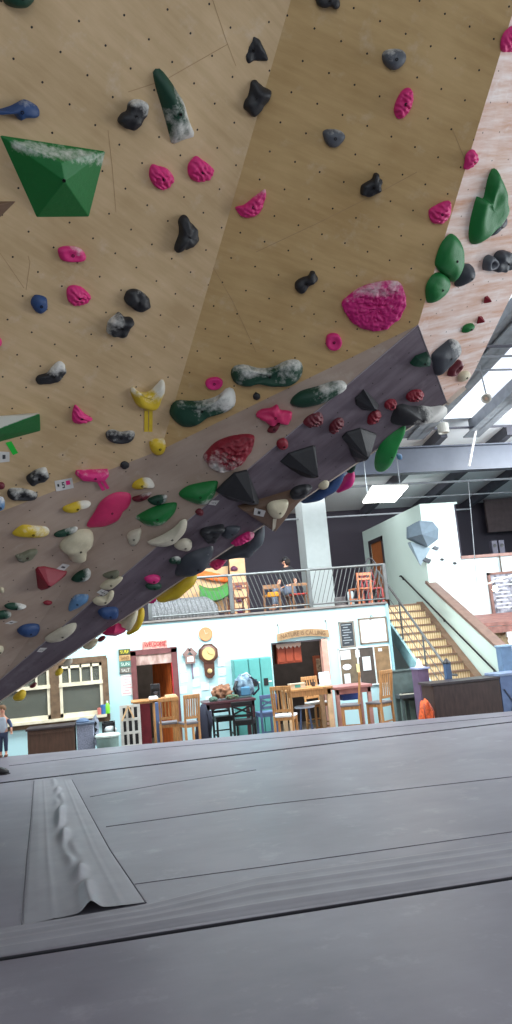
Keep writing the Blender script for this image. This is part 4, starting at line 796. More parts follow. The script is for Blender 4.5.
# ------------------------------------------------------------------ lobby
OAK = mat('oak', (184, 132, 82), 0.45, var=0.18, nscale=5, stretch=(6, 6, 1)); OAKL = mat('oak_light', (222, 184, 140), 0.5, var=0.12, nscale=5, stretch=(6, 6, 1))
BROWN = mat('brown_wood', (82, 58, 46), 0.5, var=0.2, nscale=4, stretch=(5, 5, 1)); DARKW = mat('dark_red_wood', (78, 44, 50), 0.4, var=0.1); BLACK = mat('black_paint', (26, 24, 28), 0.5)
BLUEP = mat('blue_grey_paint', (84, 102, 140), 0.45); WHITE = mat('white_matte', (232, 230, 226), 0.6, var=0.03); PINKW = mat('pink_wood', (190, 140, 132), 0.5)
TEAL = mat('teal_locker', (92, 164, 160), 0.45, var=0.05); REDW = mat('red_cabinet', (150, 62, 36), 0.5, var=0.15, nscale=6); TRIMB = mat('window_brown', (104, 82, 62), 0.6, var=0.25, nscale=8)
SASH = mat('sash_cream', (226, 214, 188), 0.5); PAPER = mat('paper', (222, 226, 228), 0.7, var=0.02); GREYP = mat('speckled_grey', (128, 132, 150), 0.7, var=0.35, nscale=60)
ORANGE = mat('orange_cloth', (214, 92, 44), 0.7, var=0.35, nscale=18)
GLASS = bpy.data.materials.new('window_glass'); GLASS.use_nodes = True
gb = GLASS.node_tree.nodes['Principled BSDF']; gb.inputs['Base Color'].default_value = lin((120, 122, 112)); gb.inputs['Roughness'].default_value = 0.08; gb.inputs['Alpha'].default_value = 0.45; gb.inputs['Specular IOR Level'].default_value = 0.8
def X_(px, py, Y): return PY(px, py, Y)
def lob(px, Y): p = PY(px, 700, Y); return p.x
def bbox(x0, y0, x1, y1, Y, dep):
    a, b, z0, z1 = rectY(x0, y0, x1, y1, Y); return (a, Y-dep, z0), (b, Y, z1)
# windows
xm = lob(55, WY); wf = empty('window_1', (xm, WY, zw0), '', ''); del wf['label']; del wf['category']; struct(wf)
def win(xa_, xb_, lites, root):
    zb0, zt0 = zw0+0.04, zw1-0.1; zm = zt0-(zt0-zb0)*0.37
    m = MB()
    for x in (xa_, xb_-0.07): m.box((x, WY-0.03, zb0), (x+0.07, WY+0.03, zt0))
    m.box((xa_, WY-0.03, zb0), (xb_, WY+0.03, zb0+0.09)); m.box((xa_, WY-0.03, zt0-0.06), (xb_, WY+0.03, zt0)); m.box((xa_, WY-0.05, zm-0.04), (xb_, WY+0.03, zm+0.04))
    for i in range(1, lites): x = xa_+(xb_-xa_)*i/lites; m.box((x-0.02, WY-0.03, zm), (x+0.02, WY+0.02, zt0))
    m.build('window_sash', SASH, root)
    MB().box((xa_+.05, WY+0.005, zb0+.05), (xb_-.05, WY+0.012, zt0-.04)).build('pane', GLASS, root)
xA, xB = lob(50, WY), lob(62, WY)
win(lob(-4, WY)-0.02, xA+0.02, 4, wf); win(xB-0.05, xw-0.1, 4, wf)
m = MB(); m.box((xl, WY-0.04, zw1-0.08), (xw, WY+0.02, zw1+0.05)); m.box((xw-0.11, WY-0.045, zw0-0.1), (xw+0.02, WY+0.02, zw1)); m.box((xA+.01, WY-0.045, zw0), (xB-.04, WY+0.02, zw1)); m.box((xl, WY-0.05, zw0-0.12), (xw, WY+0.02, zw0-.02)); m.box((xl, WY-0.045, zw0), (lob(-4, WY), WY+.02, zw1))
m.build('window_frame', TRIMB, wf); MB().box((xl, WY-0.14, zw0-0.02), (xw-.05, WY+0.02, zw0+0.04)).build('window_sill', SASH, wf)
MB().box((-6, WY+1.2, FZ), (lob(120, WY+1.2), WY+1.25, DZ-.2)).build('x', mat('room_green', (112, 116, 104), .8, var=.3, nscale=3)); o = bpy.data.objects['x']; o.name = 'wall_room_left'; struct(o)
# objects on the sill
for i, (px, w_, hh, col, lab) in enumerate([(99, .09, .14, (210, 120, 110), 'small pink cup on the window sill, left of the blue box'), (103, .11, .2, (60, 110, 170), 'small blue box on the window sill beside the green bottle')]):
    x = lob(px, WY-.08); z = zw0+.04
    tag(MB().lathe((x, WY-.08, z), [(w_*.42, 0), (w_*.5, .01), (w_*.55, hh*.9), (w_*.5, hh), (w_*.45, hh), (w_*.4, hh*.7), (.002, hh*.7)], 12).build('cup' if i == 0 else 'pencil_box', mat('sill%d' % i, col), origin=(x, WY-.08, z)), lab, 'cup' if i == 0 else 'box')
x = lob(107, WY-.08); t = empty('bottle', (x, WY-.08, zw0+.04), 'lime green bottle at the right end of the window sill', 'bottle')
MB().lathe((x, WY-.08, zw0+.04), [(.05, 0), (.055, .02), (.055, .17), (.03, .21), (.02, .23), (.002, .23)], 14).build('bottle_body', mat('lime', (130, 210, 60), .3), t, smooth=True); MB().lathe((x, WY-.08, zw0+.27), [(.022, 0), (.022, .04), (.002, .045)], 12).build('cap', WHITE, t)
# dark bench box and speckled panel at the left
a, b = bbox(27, 731, 73, 760, 15.2, .6)
def rectbox(name, x0, x1, z0, z1, Y, dep, m, lab, cat, bev=.008, group=None):
    o = MB().box((x0, Y-dep, z0), (x1, Y, z1)).build(name, m, origin=((x0+x1)/2, Y-dep/2, z0), bev=bev); return tag(o, lab, cat, group)
Yb = 15.6; x0, x1 = lob(26, Yb), lob(73, Yb); zt_ = PY(50, 727, Yb).z
t = empty('storage_bench', ((x0+x1)/2, Yb, FZ), 'long dark brown wooden storage bench below the windows at left', 'bench')
MB().box((x0, Yb, FZ), (x1, Yb+.55, zt_-.04)).build('bench_body', BROWN, t, bev=.01); MB().box((x0-.03, Yb-.03, zt_-.04), (x1+.02, Yb+.58, zt_)).build('bench_lid', mat('bench_lid', (56, 46, 48), .5), t, bev=.008)
m = MB(); m.box((x0+.04, Yb-.012, FZ+.06), (x1-.04, Yb, FZ+.1)); m.box((x0+.04, Yb-.012, zt_-.12), (x1-.04, Yb, zt_-.08)); m.build('trim_rail', BROWN, t)
x2 = lob(92, Yb); t = empty('cabinet', ((x1+x2)/2, Yb, FZ), 'speckled blue grey cabinet joined to the right of the brown bench', 'cabinet')
MB().box((x1+.04, Yb+.02, FZ), (x2, Yb+.55, zt_-.03)).build('cabinet_body', GREYP, t, bev=.01); MB().box((x1+.035, Yb, zt_-.03), (x2+.02, Yb+.57, zt_+.01)).build('cabinet_top', mat('slate_top', (84, 96, 116), .5), t, bev=.006)
tag(MB().lathe(((x1+x2)/2-.03, Yb+.2, zt_+.01), [(.11, 0), (.12, .02), (.09, .06), (.04, .08), (.002, .08)], 14, sx=1.1).build('baseball_cap', mat('cap_blue', (84, 104, 132), .8), origin=((x1+x2)/2, Yb+.2, zt_+.01)), 'grey blue cap lying on the speckled cabinet', 'cap')
# patterned board leaning
Yp = 15.9; pA = PY(93.5, 745, Yp); p1 = PY(92, 720, Yp); p2 = PY(95.5, 714, Yp); p3 = PY(99, 722, Yp); p4 = PY(98.5, 746, Yp)
t = MB().prism([pA, p4, p3, p2, p1], (0, .03, 0)).build('skate_deck', mat('pattern_board', (150, 156, 170), .5, var=.6, nscale=12), origin=pA); fix_normals(t); tag(t, 'upright patterned grey board standing beside the speckled cabinet', 'board')
m = MB();
for k, z in enumerate((.2, .45, .7)): m.prism([pA.lerp(p1, z)+Vector((.04, -.006, 0)), pA.lerp(p1, z+.12)+Vector((.1, -.006, .02)), pA.lerp(p1, z+.16)+Vector((.03, -.006, .05))], (0, .005, 0))
fix_normals(m.build('painted_mark', BLACK, t))
# bin with lid and black crate
x0, x1 = lob(95, 15.4), lob(115.5, 15.4); cx = (x0+x1)/2; zt_ = PY(104, 738, 15.4).z
t = empty('storage_tub', (cx, 15.4, FZ), 'grey green storage tub with a pale lid left of the lattice rack', 'tub')
MB().lathe((cx, 15.6, FZ), [(.17, 0), (.19, .02), (.215, zt_-FZ-.03), (.215, zt_-FZ)], 20).build('tub_body', mat('tub_green', (116, 140, 136), .5), t, smooth=True)
MB().lathe((cx, 15.6, zt_), [(.24, 0), (.245, .03), (.22, .055), (.05, .06), (.002, .06)], 20).build('lid', mat('tub_lid', (200, 214, 208), .5), t)
a, b = lob(100.5, 15.9), lob(113.5, 15.9); za_ = PY(107, 723, 15.9).z; z3 = PY(107, 737, 15.9).z
t = empty('toy_crate', ((a+b)/2, 15.9, FZ), 'black crate on legs holding white and lime things behind the tub', 'crate')
m = MB(); m.box((a, 15.9, z3), (b, 16.3, z3+.03)).box((a, 15.9, z3), (a+.03, 16.3, za_)).box((b-.03, 15.9, z3), (b, 16.3, za_)).box((a, 16.27, z3), (b, 16.3, za_)).box((a, 15.9, za_-.05), (b, 15.93, za_)); m.build('crate_body', BLACK, t)
for sx_ in (a+.02, b-.02):
    for sy_ in (15.93, 16.27): MB().box((sx_-.02, sy_-.02, FZ), (sx_+.02, sy_+.02, z3)).build('leg', BLACK, t)
tag(MB().lathe(((a+b)/2+.03, 16.08, z3+.03), [(.08, 0), (.11, .04), (.12, .1), (.07, .15), (.002, .16)], 14, sx=1.1).build('helmet', mat('helmet_white', (226, 230, 230), .3), origin=((a+b)/2, 16.08, z3+.03), smooth=True), 'white rounded helmet sitting in the black crate', 'helmet')
tag(MB().tube([(a+.05, 15.8, z3+.02), ((a+b)/2, 15.78, z3+.04), (b-.06, 15.8, z3+.02)], .035, 8).build('folded_strap', mat('lime', (160, 210, 40)), origin=(a, 15.8, z3)), 'lime green rolled strap below the black crate', 'strap')
# lattice rack
Yr = 15.9; a, b = lob(119, Yr), lob(139, Yr); zt_ = PY(128, 705, Yr).z; t = empty('lattice_rack', ((a+b)/2, Yr, FZ), 'whitish wooden lattice rack with square openings left of the red door', 'rack')
m = MB();
for i in range(4): x = a+(b-a-.05)*i/3; m.box((x, Yr, FZ), (x+.05 if 0 < i < 3 else x+.06, Yr+.05, zt_))
H = zt_-FZ
for k in range(5): z = zt_-.05-(H-.1)*k/4*0.98; m.box((a, Yr-.005, z), (b, Yr+.045, z+.05))
m.build('lattice', mat('rack_white', (206, 204, 198), .6), t); MB().box((a, Yr+.3, FZ), (b, Yr+.32, zt_-.02)).build('back_panel', BLACK, t)
pp = PY(122, 721, Yr-.05); q = PY(128, 706, Yr-.05); r2_ = PY(134, 718, Yr-.05)
tag(MB().bar(pp, q, .06, .03).bar(q, r2_, .06, .03).build('wooden_bracket', OAKL, origin=pp), 'angled pale wood bracket leaning on the front of the lattice rack', 'bracket')
# door 2 (red framed) and opening with inner door
d = empty('door_2', ((xa+xb)/2, WY, FZ), '', ''); del d['label']; del d['category']; struct(d)
FRED = mat('frame_maroon', (110, 66, 66), .5, var=.15); m = MB(); m.box((xa-.1, WY-.04, FZ), (xa+.02, WY+.17, za+.14)).box((xb-.04, WY-.04, FZ), (xb+.09, WY+.17, za+.14)).box((xa-.1, WY-.04, za+.05), (xb+.09, WY+.17, za+.17)); m.build('door_frame', FRED, d)
MB().box((xa+.02, WY-.02, za-.17), (xb-.04, WY+.03, za+.05)).build('header_board', mat('header_pinkwhite', (150, 104, 94), .6, var=.3, nscale=3, stretch=(2, 1, 1), rgb2=(206, 180, 170)), d)
MB().box((xb-.05, WY-.045, FZ), (xb-.035, WY+.1, za-.17)).build('trim_edge', mat('trim_red', (190, 40, 50)), d)
dl = MB().bar((xb-.05, WY+.18, FZ+1.0), (xb-.42, WY+.9, FZ+1.0), .05, 2.0).build('door_leaf', mat('door_orange', (190, 96, 44), .45, var=.2, nscale=3, stretch=(6, 6, 1)), d)
MB().box((xa+.05, WY+.5, FZ), (xa+.28, WY+.56, FZ+1.0)).build('x2', mat('maroon', (104, 30, 40), .5)); o = bpy.data.objects['x2']; o.name = 'wall_hanging'; tag(o, 'dark red panel inside the left doorway low down', 'panel')
# signs
def sign(name, x0, y0, x1, y1, m, lab, cat='sign', dep=.03, Y=None, z_=None):
    Y = Y or WY; a, b, z0, z1 = rectY(x0, y0, x1, y1, Y); o = MB().box((a, Y-dep, z0), (b, Y-.001, z1)).build(name, m, origin=((a+b)/2, Y-dep/2, z0), bev=.004); tag(o, lab, cat); return o, a, b, z0, z1
o, a, b, z0, z1 = sign('door_sign', 142, 641.5, 167.5, 650, mat('sign_red', (206, 96, 90), .5, var=.25, nscale=12, rgb2=(232, 168, 156)), 'faded red and white sign board above the red framed doorway')
lettering('lettering', 'WELCOME', ((a+b)/2, WY-.033, (z0+z1)/2+.04), .09, (b-a)*.85, mat('ink_red', (150, 30, 36)), o)
MB().box((a+.02, WY-.036, z0+.02), (b-.04, WY-.03, z0+.06)).build('painted_stripe', WHITE, o)
cols = [((70, 74, 50), (230, 214, 60), 'SURF'), ((176, 140, 96), (120, 84, 50), 'SAND'), ((84, 128, 116), (220, 232, 220), 'SUN'), ((110, 106, 98), (226, 222, 214), 'SALT')]
a, b, z0, z1 = rectY(118.5, 649.5, 131.5, 673, WY); o = MB().box((a, WY-.02, z0), (b, WY-.001, z1)).build('plank_sign', mat('plank_back', (96, 84, 70)), origin=((a+b)/2, WY, z0)); tag(o, 'tall plank sign of four stacked coloured words left of the red doorway', 'sign')
for i, (c1, c2, tx) in enumerate(cols):
    zt1 = z1-(z1-z0)*i/4; zb1 = z1-(z1-z0)*(i+1)/4+.01
    MB().box((a, WY-.035, zb1), (b, WY-.02, zt1)).build('plank', mat('plank%d' % i, c1, var=.2), o, bev=.003)
    lettering('lettering', tx, ((a+b)/2, WY-.038, (zt1+zb1)/2), (zt1-zb1)*.55, (b-a)*.7, mat('ink%d' % i, c2), o)
o, a, b, z0, z1 = sign('poster', 120.5, 675, 134, 695, WHITE, 'white poster with pale red lines of text under the plank sign', 'poster', .006)
for k in range(7): MB().box((a+.03+(k % 3)*.02, WY-.009, z1-.06-k*.06), (b-.03-(k*7 % 4)*.02, WY-.006, z1-.035-k*.06)).build('text_line', mat('faint_red', (226, 176, 178)), o)
# round wood clock, octagonal pendulum clock, bird house
c = PY(205.5, 634, WY); t = empty('wall_clock', (c.x, WY, c.z), 'round pale wooden wall clock above the octagonal one', 'clock')
MB().lathe((c.x, WY, c.z), [(.155, 0), (.16, .03), (.145, .04), (.14, .03), (.001, .03)], 28, axis=(0, -1, 0)).build('clock_face', mat('cork_face', (196, 138, 94), .6, var=.06), t)
MB().bar((c.x, WY-.045, c.z), (c.x-.03, WY-.045, c.z+.09), .012, .004).build('hand', WHITE, t); MB().bar((c.x, WY-.045, c.z), (c.x+.05, WY-.045, c.z+.02), .012, .004).build('hand', WHITE, t)
c = PY(208, 653.5, WY); t = empty('pendulum_clock', (c.x, WY, c.z), 'dark wooden octagonal pendulum clock with a cream dial', 'clock')
def octo(r, y, d_, cc=c): return [Vector((cc.x+r*math.cos(math.pi/8+k*math.pi/4), y, cc.z+r*math.sin(math.pi/8+k*math.pi/4))) for k in range(8)]
fix_normals(MB().prism(octo(.235, WY-.001, 0), (0, -.09, 0)).build('clock_case', mat('clock_wood', (84, 50, 38), .4, var=.2), t, bev=.01))
MB().lathe((c.x, WY-.09, c.z), [(.175, 0), (.18, .01), (.15, .025), (.15, .012), (.001, .012)], 28, axis=(0, -1, 0)).build('bezel', mat('clock_wood2', (110, 70, 50), .35), t)
MB().lathe((c.x, WY-.103, c.z), [(.145, 0), (.145, .006), (.001, .006)], 28, axis=(0, -1, 0)).build('dial', mat('dial_cream', (212, 186, 126), .5, var=.03), t)
for ang, ln in ((1.9, .08), (-.3, .11)): MB().bar((c.x, WY-.114, c.z), (c.x+math.cos(ang)*ln, WY-.114, c.z+math.sin(ang)*ln), .01, .004).build('hand', BLACK, t)
low = c.z-.22
fix_normals(MB().prism([(c.x-.12, WY, low+.02), (c.x+.12, WY, low+.02), (c.x+.11, WY, low-.26), (c.x+.04, WY, low-.33), (c.x-.04, WY, low-.33), (c.x-.11, WY, low-.26)], (0, -.08, 0)).build('lower_case', mat('clock_wood', ()), t, bev=.01))
MB().lathe((c.x, WY-.085, low-.17), [(.055, 0), (.055, .012), (.03, .02), (.001, .02)], 16, axis=(0, -1, 0)).build('pendulum', mat('brass', (214, 186, 130), .3, .3), t)
c = PY(190, 659, WY); t = empty('bird_house', (c.x, WY-.1, c.z), 'small bird house plaque with a long stem hanging left of the clocks', 'ornament')
MB().box((c.x-.11, WY-.08, c.z-.1), (c.x+.11, WY-.01, c.z+.09)).build('house_body', mat('ornament_brown', (140, 112, 106), .6), t); MB().box((c.x-.07, WY-.09, c.z-.06), (c.x+.07, WY-.08, c.z+.05)).build('face_plate', WHITE, t)
m = MB(); m.bar((c.x-.14, WY-.05, c.z+.08), (c.x, WY-.05, c.z+.23), .09, .03, upv=(0, -1, 0)).bar((c.x+.14, WY-.05, c.z+.08), (c.x, WY-.05, c.z+.23), .09, .03, upv=(0, -1, 0)); m.build('roof', mat('ornament_brown', ()), t)
MB().box((c.x+.02, WY-.03, c.z-.45), (c.x+.05, WY-.01, c.z-.1)).build('stem', mat('stem_purple', (120, 104, 124)), t)
# sheets of paper pinned on the wall
rnd = random.Random(3); n_ = 0
cells = [(183, 668), (184, 678), (183, 690), (196, 672), (196, 683), (197, 694), (205, 686), (214, 690), (221, 652), (221, 662), (222, 672), (222, 682), (209, 700), (188, 702)]
desc = ['high beside the bird house stem', 'midway down beside the doorway frame', 'low beside the doorway frame', 'right of the bird house stem', 'second below the bird house', 'just above the chair tops', 'under the pendulum clock', 'left of the brown bag', 'level with the octagonal clock dial', 'level with the clock pendulum', 'topmost above the blue bag', 'between the clock and lockers', 'behind the dark table edge', 'lowest behind the oak chairs']
for (px, py), ds in zip(cells, desc):
    w2, h2 = rnd.uniform(3.2, 4.6), rnd.uniform(3.2, 4.4)
    a, b, z0, z1 = rectY(px-w2, py-h2, px+w2, py+h2, WY); o = MB().box((a, WY-.006-.002*n_/3, z0), (b, WY-.001, z1)).build('paper_sheet', PAPER, origin=((a+b)/2, WY, z0)); tag(o, 'white sheet of paper pinned to the pale wall, '+ds, 'paper', 'papers pinned around the clocks')
    for k in range(3): zz = z1-(z1-z0)*(k+1)/4.2; MB().box((a+.03, WY-.0085-.002*n_/3, zz), (b-.03-.02*k, WY-.006-.002*n_/3, zz+.008)).build('text_line', mat('text_grey', (190, 196, 202)), o)
    n_ += 1
# teal lockers
Yk = WY-.45; xs = [lob(236.5, Yk), lob(251.5, Yk), lob(263, Yk), lob(275, Yk)]; zt_ = PY(255, 658, Yk).z
for i in range(3):
    a, b = xs[i]+.004, xs[i+1]-.004; t = empty('locker', ((a+b)/2, Yk, FZ), ['left teal metal locker beside the papers', 'middle teal metal locker of the three', 'right teal metal locker next to the dark doorway'][i], 'locker', 'teal lockers against the pale wall')
    MB().box((a, Yk+.02, FZ), (b, WY-.01, zt_)).build('locker_body', TEAL, t, bev=.005); dd = MB().box((a+.012, Yk, FZ+.08), (b-.012, Yk+.02, zt_-.02)).build('door', TEAL, t, bev=.004)
    MB().box((a+.05, Yk-.01, zt_-.62), (a+.15, Yk, zt_-.46)).build('handle', BLACK, dd)
    MB().box((b-.1, Yk-.004, zt_-.55), (b-.03, Yk, zt_-.52)).build('label_plate', WHITE, dd)
# doorway 3
d = empty('door_3', ((xc+xd)/2, WY, FZ), '', ''); del d['label']; del d['category']; struct(d)
MB().box((xd-.1, WY-.03, FZ), (xd+.04, WY+.18, zb_)).build('door_frame', mat('jamb_pink', (214, 160, 144), .5), d)
MB().box((xc, WY-.01, zb_-.03), (xd, WY+.18, zb_+.01)).build('door_frame', mat('frame_dark', ()), d)
a, b, z0, z1 = rectY(276, 644, 302.5, 662, WY+.15); t = empty('wall_cabinet', ((a+b)/2, WY+.15, z0), 'reddish wooden wall cabinet with a lace valance in the dark doorway', 'cabinet')
MB().box((a, WY+.17, z0), (b, WY+.5, z1)).build('cabinet_body', REDW, t, bev=.006)
for i in range(3): aa = a+(b-a)*i/3; MB().box((aa+.02, WY+.15, z0+.04), (aa+(b-a)/3-.02, WY+.172, z1-.14)).build('door', REDW, t, bev=.004)
m = MB(); m.box((a, WY+.14, z1-.07), (b, WY+.15, z1))
for i in range(6): x = a+(b-a)*(i+.5)/6; m.prism([(x-.05, WY+.14, z1-.07), (x+.05, WY+.14, z1-.07), (x, WY+.14, z1-.13)], (0, .01, 0))
fix_normals(m.build('lace_valance', mat('lace', (214, 186, 172)), t))
a, b, z0, z1 = rectY(312.5, 656, 331, 681, WY+2.56); t = empty('framed_picture', ((a+b)/2, WY+2.56, z0), 'framed brown picture inside the dark doorway at its right', 'picture')
MB().box((a, WY+2.56, z0), (b, WY+2.6, z1)).build('frame', mat('frame_rust', (150, 78, 50)), t, bev=.01); MB().box((a+.08, WY+2.55, z0+.08), (b-.08, WY+2.56, z1-.08)).build('canvas', mat('canvas_mottle', (120, 92, 70), .7, var=.5, nscale=10, rgb2=(200, 176, 150)), t)
# banner NATURE IS CALLING
c = PY(303, 634.5, WY-.05); wd = PY(328.5, 632, WY).x-PY(277, 637, WY).x; t = empty('banner_sign', (c.x, WY-.05, c.z), 'curved wooden banner sign reading nature is calling on two hooks', 'sign')
N_ = 14; up_ = []; dn_ = []
for i in range(N_+1): u = i/N_*2-1; z = .07*(1-u*u)-.03; up_.append(Vector((c.x+u*wd/2, WY-.06, c.z+z+.085))); dn_.append(Vector((c.x+u*wd/2, WY-.06, c.z+z-.085)))
mb = MB()
for i in range(N_): mb.prism([dn_[i], dn_[i+1], up_[i+1], up_[i]], (0, .03, 0))
mb.build('banner_board', mat('banner_wood', (156, 126, 92), .6, var=.15), t)
tx = lettering('lettering', 'NATURE IS CALLING', (c.x, WY-.063, c.z+.005), .10, wd*.86, mat('banner_ink', (96, 66, 44)), t, arc=.055)
tx.location.z -= 0.02
for u in (-.93, .93):
    x = c.x+u*wd/2; MB().tube([(x, WY-.04, c.z+.07), (x+.02, WY-.03, c.z+.2), (x, WY-.02, c.z+.26)], .006, 5).build('hanging_chain', mat('chain_dark', (90, 80, 72)), t); MB().lathe((x, WY, c.z+.27), [(.02, 0), (.02, .03), (.001, .03)], 8, axis=(0, -1, 0)).build('hook', mat('chain_dark', ()), t)
# chalkboard, whiteboard, notice board
def board(name, x0, y0, x1, y1, face, frame, lab, cat, fw=.04):
    a, b, z0, z1 = rectY(x0, y0, x1, y1, WY); t = empty(name, ((a+b)/2, WY, z0), lab, cat)
    MB().box((a+fw, WY-.02, z0+fw), (b-fw, WY-.002, z1-fw)).build('board_face', face, t)
    m = MB(); m.box((a, WY-.035, z0), (a+fw, WY-.001, z1)).box((b-fw, WY-.035, z0), (b, WY-.001, z1)).box((a, WY-.035, z0), (b, WY-.001, z0+fw)).box((a, WY-.035, z1-fw), (b, WY-.001, z1)); m.build('frame', frame, t, bev=.005)
    return t, a, b, z0, z1
CHB = mat('chalkboard', (52, 58, 64), .8, var=.15, nscale=8)
t, a, b, z0, z1 = board('chalkboard', 338, 622, 356, 647, CHB, mat('frame_grey', (130, 122, 112)), 'small framed chalkboard with chalk lines left of the whiteboard', 'chalkboard')
for k in range(8): zz = z1-.09-k*.06; MB().box((a+.07+(k % 2)*.03, WY-.0225, zz), (b-.08-(k*5 % 3)*.04, WY-.02, zz+.018)).build('chalk_line', mat('chalk_mark', (150, 156, 160)), t)
t, a, b, z0, z1 = board('whiteboard', 357.5, 618.5, 388.5, 642, mat('whiteboard', (240, 240, 236), .3, var=.02), mat('frame_tan', (120, 104, 88)), 'blank whiteboard in a thin brown frame high on the wall end', 'whiteboard', .035)
c = PY(371, 616, WY); tag(MB().tube([(c.x-.05, WY-.02, c.z-.08), (c.x, WY-.02, c.z+.03), (c.x+.06, WY-.02, c.z-.06), (c.x-.05, WY-.02, c.z-.08)], .01, 6).build('hanging_wire', mat('chain_dark', ()), origin=(c.x, WY, c.z)), 'twisted wire ornament on the wall above the whiteboard', 'ornament')
t, a, b, z0, z1 = board('notice_board', 337.5, 649, 393.5, 683, mat('board_dark', (78, 68, 62), .8), mat('frame_white', (214, 226, 226)), 'large notice board with dark and brown halves below the whiteboard', 'notice board', .03)
xm_ = a+(b-a)*.68; xn = a+(b-a)*.36
MB().box((xm_, WY-.026, z0+.03), (b-.03, WY-.02, z1-.03)).build('cork_panel', mat('cork_brown', (134, 106, 76), .8, var=.2), t); MB().box((a+.03, WY-.026, z0+.03), (xn, WY-.02, z1-.03)).build('cork_panel', mat('cork_olive', (106, 92, 74), .8, var=.2), t)
m = MB(); m.box((xm_-.015, WY-.032, z0), (xm_+.015, WY-.02, z1)).box((xn-.02, WY-.032, z0), (xn+.02, WY-.02, z1)); m.build('divider', mat('frame_white', ()), t)
for i, (x0, y0, x1, y1, ds) in enumerate([(340, 651, 351, 659, 'wide white note at the top left of the notice board'), (355, 650, 360, 657, 'small white note at the top centre of the notice board'), (362, 657, 371.5, 670, 'large white sheet in the middle of the notice board'), (344, 674, 351, 683, 'white bottle shaped cut out low on the notice board'), (378, 648.5, 382, 651, 'tiny white note at the top right of the notice board'), (356, 664, 360, 672, 'pale yellow note left of the large white sheet')]):
    aa, bb, c0_, c1__ = rectY(x0, y0, x1, y1, WY-.03); o = MB().box((aa, WY-.036, c0_), (bb, WY-.0325, c1__)).build('paper_note', PAPER if i < 5 else mat('note_yellow', (222, 206, 150)), origin=((aa+bb)/2, WY-.03, c0_)); tag(o, ds, 'paper', 'notes on the notice board')
c = PY(347, 667, WY-.03); o = MB().lathe((c.x, WY-.0325, c.z), [(.11, 0), (.11, .003), (.001, .003)], 10, axis=(0, -1, 0), sx=1.0).build('paper_note', PAPER, origin=c); o.scale = (1, 1, .65); tag(o, 'white cloud shaped cut out on the left of the notice board', 'paper', 'notes on the notice board')
# ---- furniture
def slat_chair(px, Y, rz, wood, seatm, lab, ph=1.3, w_=.42, sh=.74, group=None, xback=False, name='bar_chair', cat='chair'):
    x = lob(px, Y); t = empty(name, (x, Y, FZ), lab, cat, group, rz); hw = w_/2
    MB().box((-hw, -.2, sh-.03), (hw, .2, sh+.012)).build('seat', seatm, t, world=False, bev=.012)
    m = MB(); m.box((-hw+.02, -.18, sh-.09), (hw-.02, .18, sh-.03)); m.build('seat_frame', wood, t, world=False)
    for sx_ in (-1, 1):
        MB().bar((sx_*(hw-.025), -.17, 0), (sx_*(hw-.03), -.17, sh-.03), .04).build('leg', wood, t, world=False)
        MB().bar((sx_*(hw-.025), .2, 0), (sx_*(hw-.025), .18, sh), .04).bar((sx_*(hw-.025), .18, sh), (sx_*(hw-.02), .25, ph-.04), .04, .03).build('leg', wood, t, world=False)
    m = MB()
    for sx_ in (-1, 1): m.bar((sx_*(hw-.025), -.17, .3), (sx_*(hw-.025), .19, .3), .025)
    m.bar((-hw+.03, -.17, .22), (hw-.03, -.17, .22), .03).bar((-hw+.03, .19, .36), (hw-.03, .19, .36), .025); m.build('stretcher', wood, t, world=False)
    MB().bar((-hw-.005, .25, ph-.02), (hw+.005, .25, ph-.02), .03, .08).build('top_rail', wood, t, world=False, bev=.01)
    MB().bar((-hw+.02, .195, sh+.1), (hw-.02, .195, sh+.1), .025, .05).build('lower_rail', wood, t, world=False)
    if xback:
        MB().bar((-hw+.04, .21, sh+.14), (hw-.04, .245, ph-.08), .02, .035).build('cross_slat', wood, t, world=False); MB().bar((hw-.04, .21, sh+.14), (-hw+.04, .245, ph-.08), .02, .035).build('cross_slat', wood, t, world=False)
    else:
        for i in range(5): xx = -hw+.07+(w_-.14)*i/4; MB().bar((xx, .198, sh+.1), (xx, .247, ph-.04), .03, .014, upv=(0, 1, 0)).build('slat', wood, t, world=False)
    return t
GC = 'tall wooden chairs in the lobby'
BACKTO = math.pi   # backrest towards the camera
SEATG = mat('seat_grey', (112, 108, 112), .7); SEATW = mat('seat_white', (222, 220, 220), .6)
slat_chair(167.5, 15.9, BACKTO, OAK, SEATG, 'oak slat back chair in front of the red doorway, left of the pair', group=GC, ph=1.22, w_=.40)
slat_chair(187.5, 15.5, BACKTO+.25, OAK, SEATG, 'oak slat back chair left of the papers, right of the pair', group=GC, ph=1.26, w_=.33)
slat_chair(284, 15.3, math.pi/2+1.15, OAK, SEATW, 'light oak slat back chair turned sideways beside the lockers', group=GC, ph=1.26, w_=.42, sh=.7)
slat_chair(317, 16.9, 0.35, OAK, SEATW, 'oak slat back chair standing behind the light table', group=GC, ph=1.28)
slat_chair(350, 15.6, -math.pi/2-.35, OAK, SEATG, 'oak chair seen side on in front of the notice board, left one', group=GC, ph=1.36)
slat_chair(379, 15.5, -2.55, OAK, SEATG, 'oak slat back chair at the right end of the tables', group=GC, ph=1.36, w_=.42)
slat_chair(265, 15.9, BACKTO+.1, BLUEP, BLUEP, 'blue grey cross back chair in front of the lockers', group='cross back chairs at the dark table', xback=True, ph=1.08, w_=.36)
slat_chair(222, 16.7, 0.1, BLACK, BLACK, 'black chair tucked under the dark table at its left', group='cross back chairs at the dark table', xback=True, ph=1.0, sh=.66)
slat_chair(243, 15.6, BACKTO-.3, BLACK, BLACK, 'black cross back chair under the right end of the dark table', group='cross back chairs at the dark table', xback=True, ph=1.02, sh=.66)
